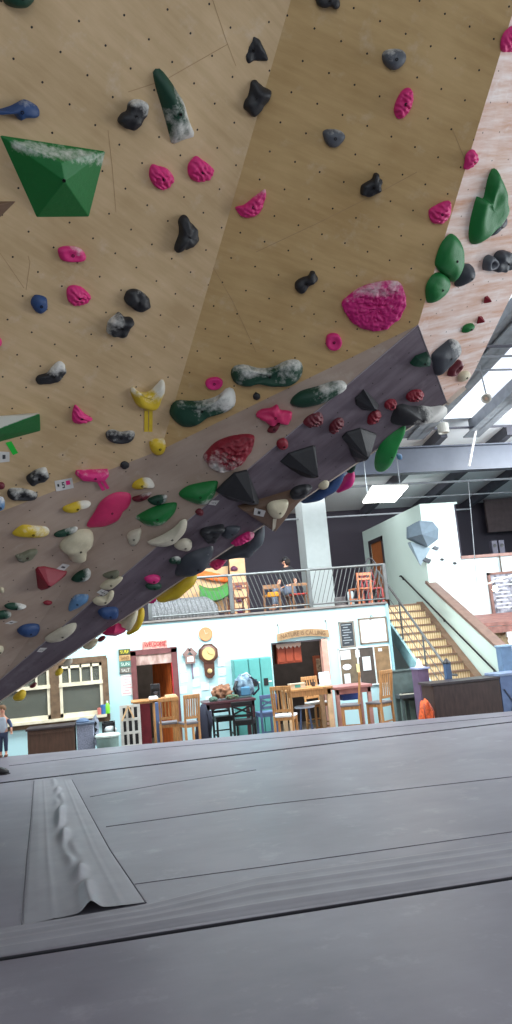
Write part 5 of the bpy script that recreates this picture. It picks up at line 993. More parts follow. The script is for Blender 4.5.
def table(x0, x1, py, Y, dep, topm, legm, lab, legw=.07, th_=.05, apron=.1, name='bar_table', inset=0):
    a, b = lob(x0, Y), lob(x1, Y); zt_ = PY((x0+x1)/2, py, Y).z; t = empty(name, ((a+b)/2, Y+dep/2, FZ), lab, 'table', 'tall tables in the lobby')
    MB().box((a, Y, zt_-th_), (b, Y+dep, zt_)).build('table_top', topm, t, bev=.008)
    MB().box((a+.04, Y+.03, zt_-th_-apron), (b-.04, Y+.06, zt_-th_)).build('apron', topm, t)
    for x in (a+.03+inset, b-.03-legw):
        for y in (Y+.03, Y+dep-.03-legw): MB().box((x, y, FZ), (x+legw, y+legw, zt_-th_)).build('leg', legm, t, bev=.005)
    return t, a, b, zt_
_, a1__, b1__, tz0 = table(131, 178, 699.5, 16.5, .6, OAK, OAK, 'narrow light oak counter table across the left doorway', .09, .035, .03, inset=.42)
x = lob(157.5, 16.2); tag(MB().box((x-.06, 16.1, FZ), (x+.06, 16.22, tz0-.04)).box((x-.09, 16.07, FZ), (x+.09, 16.25, FZ+.06)).build('support_post', BLUEP, origin=(x, 16.2, FZ), bev=.006), 'blue grey wooden post in front of the red doorway', 'post')
for i, (px, ww, lab) in enumerate([(153.5, .2, 'folded white cloth on the oak counter at left'), (171, .26, 'folded beige towel on the oak counter by the doorway edge')]):
    x = lob(px, 16.6); o = MB().box((x-ww/2, 16.5, tz0), (x+ww/2, 16.75, tz0+.035)).box((x-ww/2+.01, 16.51, tz0+.035), (x+ww/2-.02, 16.74, tz0+.06)).build('folded_cloth', WHITE if i == 0 else OAKL, origin=(x, 16.6, tz0), bev=.01); tag(o, lab, 'cloth')
x = lob(156, 16.9); t = empty('coffee_machine', (x, 16.9, tz0), 'small black machine on the counter in the left doorway', 'machine')
MB().box((x-.1, 16.85, tz0), (x+.1, 17.0, tz0+.04)).box((x-.1, 16.94, tz0), (x+.1, 17.0, tz0+.3)).box((x-.1, 16.84, tz0+.2), (x+.1, 17.0, tz0+.3)).build('machine_body', BLACK, t, bev=.008); MB().lathe((x, 16.89, tz0+.04), [(.04, 0), (.05, .09), (.045, .1), (.001, .1)], 12).build('jug', mat('smoke', (60, 60, 66), .2), t)
_, a2__, b2__, tz1 = table(204, 256, 700.5, 16.0, .8, DARKW, DARKW, 'dark red brown table carrying the bags', .08, .05, .1)
_, a3__, b3__, tz2 = table(287, 334, 688, 15.9, .8, OAK, mat('leg_white_oak', (226, 190, 150)), 'light oak table with a laptop in front of the dark doorway', .09, .05, .11)
_, a4__, b4__, tz3 = table(335.5, 374, 685.5, 16.1, .8, mat('table_rose', (166, 112, 108), .4), PINKW, 'rose brown table joined to the right of the oak one', .08, .06, .1)
# dark jacket hung at the table's left end
x = lob(203, 15.95); m = MB(); m.tube([(x, 15.95, tz1-.02), (x-.02, 15.93, tz1-.25), (x-.06, 15.92, FZ+.35), (x-.07, 15.92, FZ+.06)], [.05, .13, .17, .14], 12)
o = m.build('hanging_jacket', mat('navy_cloth', (30, 32, 48), .9), origin=(x, 15.95, tz1), smooth=True); tag(o, 'dark navy jacket hanging from the left end of the dark table', 'jacket')
MB().tube([(x+.1, 15.86, tz1-.15), (x+.11, 15.84, tz1-.4), (x+.06, 15.83, tz1-.65)], [.05, .045, .035], 8).build('sleeve', mat('navy_cloth', ()), o, smooth=True)
# brown bag / coat heap and blue backpack
def blob(name, c, r, m, lab, cat, seed=0, parent=None, amp=.28, sub=4, fr=5.0):
    bm = bmesh.new(); bmesh.ops.create_icosphere(bm, subdivisions=sub, radius=1)
    for v in bm.verts:
        n = v.co.normalized(); f = 1+amp*noise.noise(n*fr*.5+Vector((seed, seed*2, 0)))+amp*.4*noise.noise(n*fr*1.5+Vector((seed, 1, 3))); v.co = Vector((n.x*r[0]*f, n.y*r[1]*f, max(-r[2]*.62, n.z*r[2]*f)))
    me = bpy.data.meshes.new(name); bm.to_mesh(me); bm.free(); me.polygons.foreach_set('use_smooth', [True]*len(me.polygons))
    o = link(name, me, m, parent); o.location = Vector(c)-(wloc(parent) if parent else Vector())
    if lab: tag(o, lab, cat)
    return o
c = PY(222, 691, 16.3); blob('fleece_coat', (c.x, 16.35, tz1+.14), (.21, .18, .16), mat('brown_fleece', (122, 84, 62), .9, var=.4, nscale=14, bump=1), 'brown fleece coat heaped on the dark table', 'coat', 4, amp=.5)
o = blob('scarf', (c.x+.18, 16.1, tz1+.055), (.14, .07, .06), mat('plaid', (120, 60, 60), .9, var=.5, nscale=25, rgb2=(70, 120, 90)), 'small red and green plaid scarf beside the brown coat', 'scarf', 9)
o = blob('beanie', (lob(213, 16.2), 16.15, tz1+.04), (.09, .08, .06), mat('beanie_green', (70, 96, 84), .9), 'dark green beanie at the left end of the dark table', 'hat', 5, amp=.15)
c = PY(245, 686, 16.3); t = blob('backpack', (c.x, 16.45, tz1+.21), (.21, .16, .28), mat('backpack_blue', (60, 76, 110), .8, var=.4, nscale=10, rgb2=(160, 190, 208)), 'blue and white backpack standing on the dark table', 'backpack', 2, amp=.2)
t0 = Vector((c.x, 16.45, tz1+.21))
MB().tube([t0+Vector((-.16, -.1, .15)), t0+Vector((-.24, -.14, 0)), t0+Vector((-.18, -.15, -.16))], .03, 8).build('strap', BLACK, t, smooth=True)
MB().tube([t0+Vector((.12, -.12, .22)), t0+Vector((.28, -.16, .08)), t0+Vector((.29, -.16, -.05)), t0+Vector((.16, -.17, -.17))], .022, 8).build('strap', mat('navy_cloth', ()), t, smooth=True)
MB().tube([t0+Vector((-.05, -.16, .26)), t0+Vector((.05, -.2, .3)), t0+Vector((.13, -.16, .22))], .02, 8).build('handle_loop', mat('backpack_pale', (196, 214, 226)), t, smooth=True)
MB().box(t0+Vector((-.1, -.2, -.17)), t0+Vector((.1, -.12, .02))).build('front_pocket', mat('backpack_teal', (70, 120, 150)), t, bev=.03)
# things on the oak table
x = lob(298, 16.2); t = empty('card_box', (x, 16.2, tz2), 'small low white and green box on the oak table', 'box')
MB().box((x-.17, 16.1, tz2), (x+.17, 16.3, tz2+.1)).build('box_body', mat('box_beige', (196, 180, 158)), t, bev=.004); MB().box((x-.06, 16.095, tz2+.02), (x+.06, 16.1, tz2+.085)).build('box_label', mat('label_teal', (70, 140, 130)), t); MB().box((x-.175, 16.09, tz2+.085), (x+.175, 16.31, tz2+.105)).build('box_lid', mat('box_beige', ()), t)
p0 = PY(321, 684, 16.1); p1 = PY(333, 684, 16.1); hh = .28
t = empty('laptop', ((p0.x+p1.x)/2, 16.15, tz2), 'open pale laptop on the right end of the oak table', 'laptop')
MB().prism([(p0.x, 16.2, tz2+.01), (p1.x-.02, 16.2, tz2+.01), (p1.x, 16.34, tz2+hh), (p0.x+.03, 16.34, tz2+hh)], (0, .012, 0)).build('screen_lid', mat('laptop_pale', (190, 200, 218), .4), t)
MB().box((p0.x, 16.2, tz2), (p1.x-.02, 16.45, tz2+.015)).build('keyboard_base', mat('laptop_pale', ()), t)
tag(MB().lathe((p0.x-.12, 16.3, tz2), [(.03, 0), (.04, .01), (.045, .09), (.04, .09), (.035, .02), (.001, .02)], 14).build('mug', mat('mug_dark', (70, 60, 60), .4), origin=(p0.x-.12, 16.3, tz2)), 'small dark mug left of the laptop', 'mug')
# round white stool under the oak table
x = lob(304, 16.4); zz = PY(304, 706, 16.4).z; t = empty('round_stool', (x, 16.4, FZ), 'round stool with a pale blue top under the oak table', 'stool')
MB().lathe((x, 16.4, zz-.04), [(.2, 0), (.22, .01), (.22, .035), (.2, .045), (.001, .045)], 24).build('seat', mat('stool_top', (190, 204, 226), .4), t)
for k in range(4): an = k*math.pi/2+.5; MB().tube([(x+.12*math.cos(an), 16.4+.12*math.sin(an), zz-.04), (x+.2*math.cos(an), 16.4+.2*math.sin(an), FZ)], .018, 8).build('leg', BLUEP, t)
# blue bin behind the rose table
x = lob(349, 16.8); z8 = PY(349, 692, 16.8).z; rectbox('recycling_tray', x-.2, x+.2, z8-.16, z8, 16.9, .3, mat('tray_blue', (60, 90, 170), .4), 'blue tray under the rose brown table', 'tray', .02)
# wall end edge
sbox('trim_4', (xe-.04, WY-.03, FZ), (xe+.02, WY+.2, DZ), mat('edge_cyan', (150, 196, 206), .5))
# ---- upright piano under the stairs
Yp = 17.0; x0, x1 = lob(397, Yp), lob(421, Yp); zt_ = PY(408, 671, Yp).z; zk = PY(408, 692, Yp).z
t = empty('upright_piano', ((x0+x1)/2, Yp, FZ), 'dark grey green upright piano under the staircase', 'piano')
Yp = 16.8; PI_ = mat('piano_green', (86, 98, 96), .4, var=.15); m = MB(); m.box((x0, Yp+.3, FZ), (x1, Yp+.65, zt_)); m.build('piano_case', PI_, t, bev=.01)
m = MB(); m.box((x0, Yp, zk-.12), (x1, Yp+.3, zk-.04)); m.build('key_bed', mat('piano_dark', (60, 62, 66)), t, bev=.006); MB().box((x0+.06, Yp+.02, zk-.04), (x1-.06, Yp+.17, zk-.02)).build('keyboard', mat('ivory', (214, 208, 190), .4), t)
m = MB()
for k in range(14): xx = x0+.09+(x1-x0-.2)*k/13; m.box((xx, Yp+.07, zk-.02), (xx+.018, Yp+.17, zk-.005))
m.build('black_keys', BLACK, t); MB().box((x0-.02, Yp+.28, zt_), (x1+.02, Yp+.68, zt_+.03)).build('lid', PI_, t, bev=.006)
for xx in (x0+.04, x1-.1): MB().box((xx, Yp+.03, FZ), (xx+.06, Yp+.09, zk-.12)).build('leg', PI_, t)
for xx in (x0+.1, (x0+x1)/2+.03): MB().box((xx, Yp+.285, FZ+.08), (xx+(x1-x0)/2-.16, Yp+.3, zk-.2)).build('lower_panel', mat('piano_panel', (128, 150, 142), .5), t, bev=.006)
x0p, x1p = lob(421.5, 16.0), lob(432, 16.0); zt_ = PY(427, 667, 16.0).z; t = empty('newel_cabinet', ((x0p+x1p)/2, 16.0, FZ), 'purple brown square pedestal between the piano and the counter', 'pedestal')
MB().box((x0p, 16.0, FZ), (x1p, 16.4, zt_-.04)).build('pedestal_body', mat('purple_paint', (98, 76, 104), .5), t, bev=.01); MB().box((x0p-.02, 15.98, zt_-.04), (x1p+.03, 16.43, zt_)).build('pedestal_top', mat('purple_top', (150, 156, 190), .5), t, bev=.006)
tag(MB().lathe((x0p+.1, 16.15, zt_), [(.1, 0), (.07, .06), (.03, .16), (.002, .2)], 10).build('folded_napkin', WHITE, origin=(x0p+.1, 16.15, zt_)), 'white cone shaped folded cloth on the purple pedestal', 'cloth')
# orange backpack
c = PZ(424, 719, FZ); Yo = 14.2; xo = lob(424.5, Yo); zo = PY(424, 722, Yo).z
t = blob('orange_backpack', (xo, Yo, FZ+.42), (.15, .12, .4), ORANGE, 'orange backpack standing beside the dark counter', 'backpack', 11, amp=.16, fr=6)
for sx_ in (-1, 1): MB().tube([(xo+sx_*.05, Yo-.08, FZ+.75), (xo+sx_*.09, Yo-.16, FZ+.6), (xo+sx_*.06, Yo-.15, FZ+.35)], .015, 6).build('strap', mat('orange_dark', (150, 60, 34)), t, smooth=True)
# dark counter and blue box at the right
Yc = 14.2; a, b = lob(433, Yc), lob(502, Yc); zt_ = PY(466, 680, Yc).z
t = empty('counter', ((a+b)/2, Yc, FZ), 'long dark brown counter at the foot of the stairs', 'counter')
MB().box((a+.03, Yc, FZ), (b, Yc+.6, zt_-.05)).build('counter_body', mat('counter_dark', (58, 42, 40), .5, var=.25, nscale=4, stretch=(4, 4, 1)), t, bev=.006); MB().box((a-.02, Yc-.03, zt_-.05), (b+.01, Yc+.63, zt_)).build('counter_top', mat('counter_top', (52, 44, 48), .4), t, bev=.006)
a, b = b+.02, lob(530, Yc); t = empty('blue_cabinet', ((a+b)/2, Yc, FZ), 'blue grey cabinet with crossed brace lines at the right edge', 'cabinet')
MB().box((a, Yc+.02, FZ), (b, Yc+.6, zt_)).build('cabinet_body', mat('cab_blue', (92, 112, 150), .5, var=.12), t, bev=.006); MB().box((a-.01, Yc, zt_), (b, Yc+.63, zt_+.05)).build('cabinet_top', mat('cab_top', (130, 146, 176), .4), t, bev=.006)
m = MB(); m.bar((a+.06, Yc+.01, zt_-.25), (b-.1, Yc+.01, FZ+.2), .02).bar((b-.1, Yc+.01, zt_-.05), (a+.1, Yc+.01, FZ+.3), .02); m.build('brace', mat('cab_line', (60, 66, 86)), t)
# blue gate posts
for i, (px, py0, py1, Y, lab) in enumerate([(452.5, 660, 682, 14.9, 'dark blue pointed post standing behind the counter'), ]):
    x = lob(px, Y); z = PY(px, py0, Y).z; t = empty('post', (x, Y, FZ), lab, 'post'); MB().box((x-.06, Y, FZ), (x+.06, Y+.12, z-.06)).build('post_shaft', mat('post_blue', (64, 90, 124), .5), t, bev=.005)
    MB().lathe((x, Y+.06, z-.06), [(.085, 0), (.085, .02), (.05, .06), (.01, .11), (.001, .11)], 12).build('post_cap', BLACK, t)
x = XS+.02; y = cap1.y-.15; t = empty('post', (x, y, FZ), 'pale blue newel post at the lower end of the stair wall', 'post')
MB().box((XS-.06, y-.14, FZ), (XS+.2, y+.1, cap1.z+.02)).build('post_shaft', mat('post_pale', (104, 134, 170), .5), t, bev=.006); MB().box((XS-.08, y-.16, cap1.z+.02), (XS+.22, y+.12, cap1.z+.06)).build('post_cap', mat('post_paler', (160, 190, 216), .5), t, bev=.004)
# ---- stairs
sl0 = lob(471, 15.7); XL = XS-1.25; XR = XS-.2
yt, zt_ = 19.3, DZ; nst = 15; rise = (DZ-FZ)/nst; run = .272
t = empty('staircase', ((XL+XR)/2, yt, FZ), 'straight staircase with pale striped risers climbing to the balcony', 'staircase')
TRD = mat('tread_brown', (132, 104, 84), .6); RSR = bpy.data.materials.new('riser_striped'); RSR.use_nodes = True
N, L = RSR.node_tree.nodes, RSR.node_tree.links; tc = N.new('ShaderNodeTexCoord'); wv = N.new('ShaderNodeTexWave'); wv.inputs['Scale'].default_value = 5.2; L.new(tc.outputs['Object'], wv.inputs['Vector'])
cr = N.new('ShaderNodeValToRGB'); cr.color_ramp.elements[0].color = lin((206, 168, 116)); cr.color_ramp.elements[1].color = lin((246, 228, 186)); L.new(wv.outputs['Fac'], cr.inputs[0]); L.new(cr.outputs[0], N['Principled BSDF'].inputs['Base Color'])
for k in range(nst):
    z1 = DZ-rise*k; y1 = yt-run*k
    MB().box((XL, y1-.02, z1-.04), (XR, y1+run, z1)).build('tread', TRD, t); MB().box((XL, y1, z1-rise), (XR, y1+.02, z1-.04)).build('riser', RSR, t)
yb = yt-run*(nst-1)
for X, mm, nm in ((XL-.06, mat('stringer_teal', (150, 190, 196), .5), 'stringer'), (XR, TRD, 'stringer')):
    m = MB(); m.prism([(X, yt+.25, DZ+.04), (X, yb-.05, FZ+.22), (X, yb-.05, FZ), (X, yb+.25, FZ), (X, yt+.25, DZ-.38)], (.06 if X < XR else .18, 0, 0)); fix_normals(m.build(nm, mm, t))
struct(MB().box((xe, yt+.27, DZ-.12), (XS, 24, DZ)).build('floor_landing', mat('deck', ())))
# handrail left (free standing on posts) and right (on the wall)
t = empty('handrail', (XL, yt, DZ), 'grey metal stair railing on the left of the steps', 'railing')
h0 = Vector((XL, yt+.1, DZ+.95)); h1 = Vector((XL, yb, FZ+rise+.95))
MB().tube([h0, h1, h1+Vector((0, -.25, 0))], .03, 8).build('top_rail', M_rail, t)
for s_ in (0.02, .34, .66, .98): p = h0.lerp(h1, s_); MB().tube([p, p-Vector((0, 0, .95))], .022, 8).build('post', M_rail, t)
for z_off in (.35, .62): MB().tube([h0-Vector((0, 0, z_off)), h1-Vector((0, 0, z_off))], .01, 6).build('wire', M_rail, t)
hA = PX(401, 576, XS-.08); hB = PX(500, 676, XS-.08); t = empty('stair_handrail', hA, 'thin black handrail fixed to the pale green stair wall', 'handrail')
MB().tube([hA+Vector((.07, .12, 0)), hA+Vector((0, .1, .0)), hA, hB], .022, 8).build('rail', BLACK, t)
for s_ in (.02, .5, .95): p = hA.lerp(hB, s_); MB().tube([p, p+Vector((0, 0, -.06)), p+Vector((.08, 0, -.08))], .012, 6).build('bracket', BLACK, t)
# ---- polyhedral climbing sculpture on the corner of the block
FACET = mat('facet_grey', (112, 128, 142), .55, var=.06); FACET2 = mat('facet_grey_pale', (140, 158, 170), .55, var=.05)
o3 = (340, 400); s3 = 2.98
def fp(x, y, out): return PY(o3[0]+x/s3, o3[1]+y/s3, YC-out)
pts = {'a': (202, 378, .1), 'b': (236, 360, .35), 'c': (276, 362, .3), 'd': (294, 384, .2), 'e': (292, 415, .1), 'f': (262, 437, .2), 'g': (208, 410, .25), 'h': (245, 400, .6), 'i': (270, 442, .05), 'j': (210, 422, .22), 'k': (240, 494, .02), 'l': (206, 436, .02)}
P_ = {k: fp(*v) for k, v in pts.items()}
t = empty('facet_sculpture', P_['h'], 'grey faceted polyhedron sculpture on the corner of the pale green block', 'sculpture')
def poly(names_, faces_, nm, m_, bk):
    idx = {n: i for i, n in enumerate(names_)}; vs = [P_[n] for n in names_]; vs2 = [Vector((v.x, YC-.01, v.z)) for v in vs]; n = len(vs)
    mb = MB().add(vs, [tuple(idx[c] for c in f) for f in faces_]+[tuple(reversed(bk_)) for bk_ in []])
    rim = [idx[c] for c in bk]; mb.add([vs2[i] for i in rim], [tuple(range(len(rim)))]); q = len(vs)
    for i in range(len(rim)): mb.f.append((rim[i], rim[(i+1) % len(rim)], q+(i+1) % len(rim), q+i))
    return fix_normals(mb.build(nm, m_, t))
poly(['a', 'b', 'c', 'd', 'e', 'f', 'g', 'h'], ['abh', 'bch', 'cdh', 'deh', 'efh', 'fgh', 'gah'], 'faceted_body', FACET, 'abcdefg')
poly(['j', 'i', 'k', 'l'], ['jik', 'jkl'], 'lower_shard', FACET2, 'jikl')
for i, (x, y, c_, lab) in enumerate([(284, 443, 'grey', 'small dark chip hold right below the grey polyhedron'), (303, 476, 'black', 'tiny black chip hold on the pale block, left of two'), (341, 487, 'black', 'tiny black chip hold on the pale block, right of two'), (258, 480, 'steel', 'curled grey leaf hold under the grey polyhedron')]):
    c = fp(x, y, 0); r = (.1, .06, .06, .13)[i]
    o = MB().prism([(c.x-r, YC-.002, c.z+.02), (c.x-r*.2, YC-.002, c.z+r*.7), (c.x+r, YC-.002, c.z+r*.2), (c.x+r*.4, YC-.002, c.z-r*.6)], (0, -.05, 0)).build('climbing_hold', hold_mat(c_), origin=c, bev=.012); fix_normals(o); tag(o, lab, 'climbing hold', 'chip holds on the pale block')
# ---- menu chalkboard and brown awning at the right, bright window behind
Yf = YC-.05; a, b, z0, z1 = rectY(489.5, 575, 530, 612, Yf); t = empty('menu_board', ((a+b)/2, Yf, z0), 'large chalk menu board in a brown frame high at the right edge', 'chalkboard')
MB().box((a, Yf-.03, z0), (b, Yf+.04, z1)).build('board_face', mat('menu_slate', (100, 98, 110), .8, var=.5, nscale=9, rgb2=(170, 170, 182)), t); m = MB(); m.box((a-.06, Yf-.05, z0), (a, Yf+.04, z1+.06)).box((a-.06, Yf-.05, z1), (b, Yf+.04, z1+.06)).box((a-.06, Yf-.05, z0-.05), (b, Yf+.04, z0)); m.build('frame', mat('menu_frame', (128, 92, 84)), t)
for k in range(9): zz = z1-.1-k*.1; MB().box((a+.08, Yf-.034, zz), (a+.42+(k*7 % 3)*.08, Yf-.03, zz+.03)).build('chalk_line', mat('chalk_white', (214, 216, 222)), t); MB().box((a+.58, Yf-.034, zz), (b-.05-(k*5 % 3)*.06, Yf-.03, zz+.03)).build('chalk_line', mat('chalk_white', ()), t)
ww = PY(500, 562, Yf); tag(MB().tube([(ww.x, Yf-.02, zl), (ww.x, Yf-.02, z1+.05)], .025, 6).build('bracket_pipe', mat('chain_dark', ()), origin=(ww.x, Yf, zl)), 'short dark pipe above the chalk menu board', 'pipe')
Ya = YC-.1; q0, q1, q2, q3 = PY(450, 622, Ya-.9), PY(560, 622, Ya-.9), PY(560, 604, Ya), PY(468, 612, Ya)
zA = PY(500, 613, Ya).z; zB = PY(500, 622, Ya-1.0).z; xA_ = PY(466, 613, Ya).x
m = MB(); m.prism([(xA_-.1, Ya, zA), (xA_-.25, Ya-1.0, zB), (14, Ya-1.0, zB), (14, Ya, zA)], (0, 0, -.09))
o = fix_normals(m.build('snack_awning', mat('awning_brown', (134, 92, 84), .6, var=.35, nscale=5, stretch=(1, 5, 1)), origin=(xA_, Ya, zA))); tag(o, 'brown plank awning over the snack area at the right edge', 'awning')
for k in range(3): MB().box((xA_-.2, Ya-1.02, zB-.24+k*.05-.02), (14, Ya-.98, zB-.1+k*.03)).build('fascia_board', mat('awning_brown', ()), o) if k == 0 else None
rectbox('back_counter', xA_+.1, 14, FZ, .9, Ya, .3, mat('back_brown', (110, 88, 84), .6, var=.2), 'brown shelf unit under the awning at the right', 'shelf')
wn = empty('window_2', (lob(513, Ya-.4), Ya-.4, .2), '', ''); del wn['label']; del wn['category']; struct(wn)
a, b, z0, z1 = rectY(505.5, 627, 530, 668, Ya-.4); MB().box((a, Ya-.4, z0), (b, Ya-.36, z1)).build('pane', mat('daylit_pane', (255, 255, 255), .3, emit=1.2), wn)
m = MB(); m.box((a-.05, Ya-.42, z0-.05), (a, Ya-.34, z1+.05)).box((a-.05, Ya-.42, z1), (b, Ya-.34, z1+.05)); m.build('window_frame', mat('window_white', ()), wn)
c = PY(499, 640, Ya-.5); blob('potted_plant', (c.x, Ya-.5, c.z-.1), (.22, .15, .3), mat('cream_mottle', (206, 176, 140), .8, var=.3), 'cream and tan bundle standing by the bright window at the right', 'bundle', 8, amp=.4)
# ---- upper right dark storage: reddish panel, two grey boxes
a, b, z0, z1 = rectY(483, 500, 530, 530, 23.5); o = MB().box((a, 23.4, z0), (b, 23.5, z1)).build('wall_panel', mat('panel_umber', (86, 72, 74), .7), origin=(a, 23.4, z0)); tag(o, 'dull brown panel on the dark wall at the upper right', 'panel')
for i, (px, lab) in enumerate([(494, 'dark grey speaker box standing on the ledge, left of two'), (501, 'dark grey speaker box standing on the ledge, right of two')]):
    x = PY(px, 550, 19.1).x; t = empty('speaker_box', (x, 19.1, zl+.05), lab, 'speaker', 'speaker boxes on the ledge'); MB().box((x-.08, 19.02, zl+.06), (x+.08, 19.17, zl+.42)).build('speaker_cabinet', mat('speaker_grey', (66, 64, 78)), t, bev=.008); MB().lathe((x, 19.02, zl+.28), [(.05, 0), (.05, .01), (.001, .004)], 12, axis=(0, -1, 0)).build('speaker_cone', BLACK, t)
# ------------------------------------------------------------------ balcony
RY = WY-.03; zr1 = PY(305, 570, RY).z; zr0 = DZ+.12
def rx(px): return PY(px, 592, RY).x
segs = [(147, 229, 'galvanised balcony railing section at the left, with a mesh panel'), (229, 308, 'galvanised balcony railing section in front of the seated person'), (308, 388, 'galvanised balcony railing section at the right before the stairs')]
for i, (p0, p1, lab) in enumerate(segs):
    a, b = rx(p0), rx(p1); t = empty('balcony_railing', ((a+b)/2, RY, DZ+.09), lab, 'railing', 'balcony railing sections')
    MB().box((a, RY-.04, DZ+.06), (a+.09, RY+.04, zr1)).build('post', M_rail, t, bev=.006)
    if i == 2: MB().box((b-.08, RY-.04, DZ+.09), (b, RY+.04, zr1)).build('post', M_rail, t, bev=.006)
    MB().tube([(a, RY, zr1), (b-.005, RY, zr1)], .03, 8).build('top_rail', M_rail, t); MB().tube([(a, RY, zr0), (b, RY, zr0)], .02, 8).build('bottom_rail', M_rail, t)
    n = 17; sg = 1 if i < 2 else -1
    m = MB(); dx = .26
    for k in range(n):
        x = a+.06+(b-a-.12)*(k+.5)/n; x0 = x-dx/2*sg; x1 = x+dx/2*sg; zT, zB = zr1-.02, zr0
        def cl(xx, zz, xo, zo):
            if xx < a+.03: f = (a+.03-xx)/(xo-xx); return a+.03, zz+(zo-zz)*f
            if xx > b-.03: f = (xx-(b-.03))/(xx-xo); return b-.03, zz+(zo-zz)*f
            return xx, zz
        u0, w0 = cl(x0, zT, x1, zB); u1, w1 = cl(x1, zB, x0, zT)
        m.tube([(u0, RY, w0), (u1, RY, w1)], .0085, 5)
    m.build('slanted_rods', M_rail, t)
# grey quilted cover hanging behind the left railing
a, b = PY(152, 610, 17.75).x, PY(218, 600, 17.75).x; zt_ = PY(200, 596, 17.75).z; V = []; Fs = []
NX, NZ = 60, 14
for i in range(NX+1):
    for j in range(NZ+1):
        u = i/NX; v = j/NZ; top = DZ+.1+(zt_-DZ-.1)*(1-max(0, (u-.78)/.22)**2*.55)*(1 if u > .04 else .8+u*5)
        z = DZ+.1+(top-DZ-.1)*math.sin(v*math.pi/2)**.8; y = 17.78+.22*(1-math.cos(v*math.pi/2))+.02*math.sin(u*120)
        V.append((a+(b-a)*u, y, z if j else DZ))
for i in range(NX):
    for j in range(NZ): k = i*(NZ+1)+j; Fs.append((k, k+NZ+1, k+NZ+2, k+1))
o = MB().add(V, Fs).build('quilted_cover', mat('quilt_grey', (120, 120, 122), .8, var=.3, nscale=30), origin=((a+b)/2, 17.8, DZ), smooth=True); so = o.modifiers.new('thick', 'SOLIDIFY'); so.thickness = .05
tag(o, 'long grey ribbed padded cover behind the left balcony railing', 'cover')
# kids climbing wall at the back of the balcony
Yk = 19.5
t = empty('kids_climbing_wall', (PY(200, 600, Yk).x, Yk, DZ), 'small plywood climbing wall on the balcony behind the railing', 'climbing wall')
PLY = mat('kid_ply', (206, 164, 122), .6, var=.08)
p = [PY(165, 618, Yk), PY(228, 612, Yk), PY(228, 566, Yk), PY(196, 570, Yk)]; fix_normals(MB().prism([Vector((q.x, Yk, max(q.z, DZ))) for q in p], (0, .06, 0)).build('plywood_sheet', PLY, t))
a, b, z0, z1 = rectY(229, 557, 249, 612, Yk-.25); MB().box((a, Yk-.25, DZ), (b, Yk-.15, z1)).build('plywood_sheet', PLY, t)
m = MB().box((a, Yk-.15, DZ), (a+.06, Yk+.05, z1)).box((b-.06, Yk-.15, DZ), (b, Yk+.05, z1)); m.build('support_frame', BROWN, t)
for i, (px, py, c_, r, lab) in enumerate([(234, 569, 'purple', .09, 'purple hold topmost on the narrow plywood panel'), (238.5, 587.5, 'purple', .1, 'purple hold second from top on the narrow plywood panel'), (239.5, 600, 'purple', .1, 'purple hold third from top on the narrow plywood panel'), (241, 611, 'purple', .1, 'purple hold lowest on the narrow plywood panel')]):
    c = PY(px, py, Yk-.25); o = blob('climbing_hold', (c.x, Yk-.27, c.z), (r, .06, r*.8), hold_mat(c_), lab, 'climbing hold', i, amp=.25, sub=3); o['group'] = 'purple holds on the kids wall'
c = PY(215, 578, Yk); o = blob('climbing_hold', (c.x-.1, Yk-.08, c.z+.02), (.42, .1, .12), hold_mat('orange'), 'long orange carrot shaped hold on the kids wall', 'climbing hold', 3, amp=.3); o.rotation_euler = (0, .25, 0)
c = PY(213, 597, Yk-.2); a, b = PY(199, 592, Yk-.2), PY(227, 592, Yk-.2)
V = []; Fs = []; n = 16
for i in range(n+1):
    u = i/n; x = a.x+(b.x-a.x)*u; zz = c.z+.12*(u-.5)**2*4+.02
    V += [(x, Yk-.3, zz+.2), (x, Yk-.45, zz+.1), (x, Yk-.45, zz-.12), (x, Yk-.3, zz-.16)]
for i in range(n):
    for j in range(4): Fs.append((i*4+j, i*4+(j+1) % 4, (i+1)*4+(j+1) % 4, (i+1)*4+j))
Fs += [(0, 1, 2, 3), (n*4+3, n*4+2, n*4+1, n*4)]
o = fix_normals(MB().add(V, Fs).build('play_slide', mat('play_green', (56, 124, 52), .4), origin=(c.x, Yk-.3, c.z))); tag(o, 'curved bright green play trough in front of the kids wall', 'play trough')
for sx_ in (a.x+.1, b.x-.1): MB().box((sx_-.03, Yk-.4, DZ), (sx_+.03, Yk-.34, c.z)).build('support', BROWN, o)
# wooden chairs and tables on the balcony
def simple_chair(px, py, Y, rz, m_, lab, h=.95, w_=.42, seat=.45, pad=None, name='wooden_chair'):
    x = PY(px, py, Y).x; t = empty(name, (x, Y, DZ), lab, 'chair', 'chairs on the balcony', rz); hw = w_/2
    MB().box((-hw, -.2, seat-.03), (hw, .2, seat+.01)).build('seat', pad or m_, t, world=False, bev=.01)
    for sx_ in (-1, 1):
        MB().bar((sx_*(hw-.02), -.18, 0), (sx_*(hw-.02), -.18, seat), .04).build('leg', m_, t, world=False)
        MB().bar((sx_*(hw-.02), .19, 0), (sx_*(hw-.02), .22, h), .04).build('leg', m_, t, world=False)
    MB().bar((-hw, .22, h-.03), (hw, .22, h-.03), .03, .07).build('top_rail', m_, t, world=False); MB().bar((-hw, .2, seat+.22), (hw, .2, seat+.22), .025, .05).build('back_slat', m_, t, world=False)
    MB().bar((-hw, -.18, .2), (hw, -.18, .2), .025).build('stretcher', m_, t, world=False)
    return t
RW = mat('chair_redwood', (118, 68, 46), .5); TW = mat('chair_tan', (130, 92, 64), .5)
simple_chair(238, 600, 18.3, math.pi+.2, RW, 'red brown wooden chair in front of the narrow plywood panel', .8)
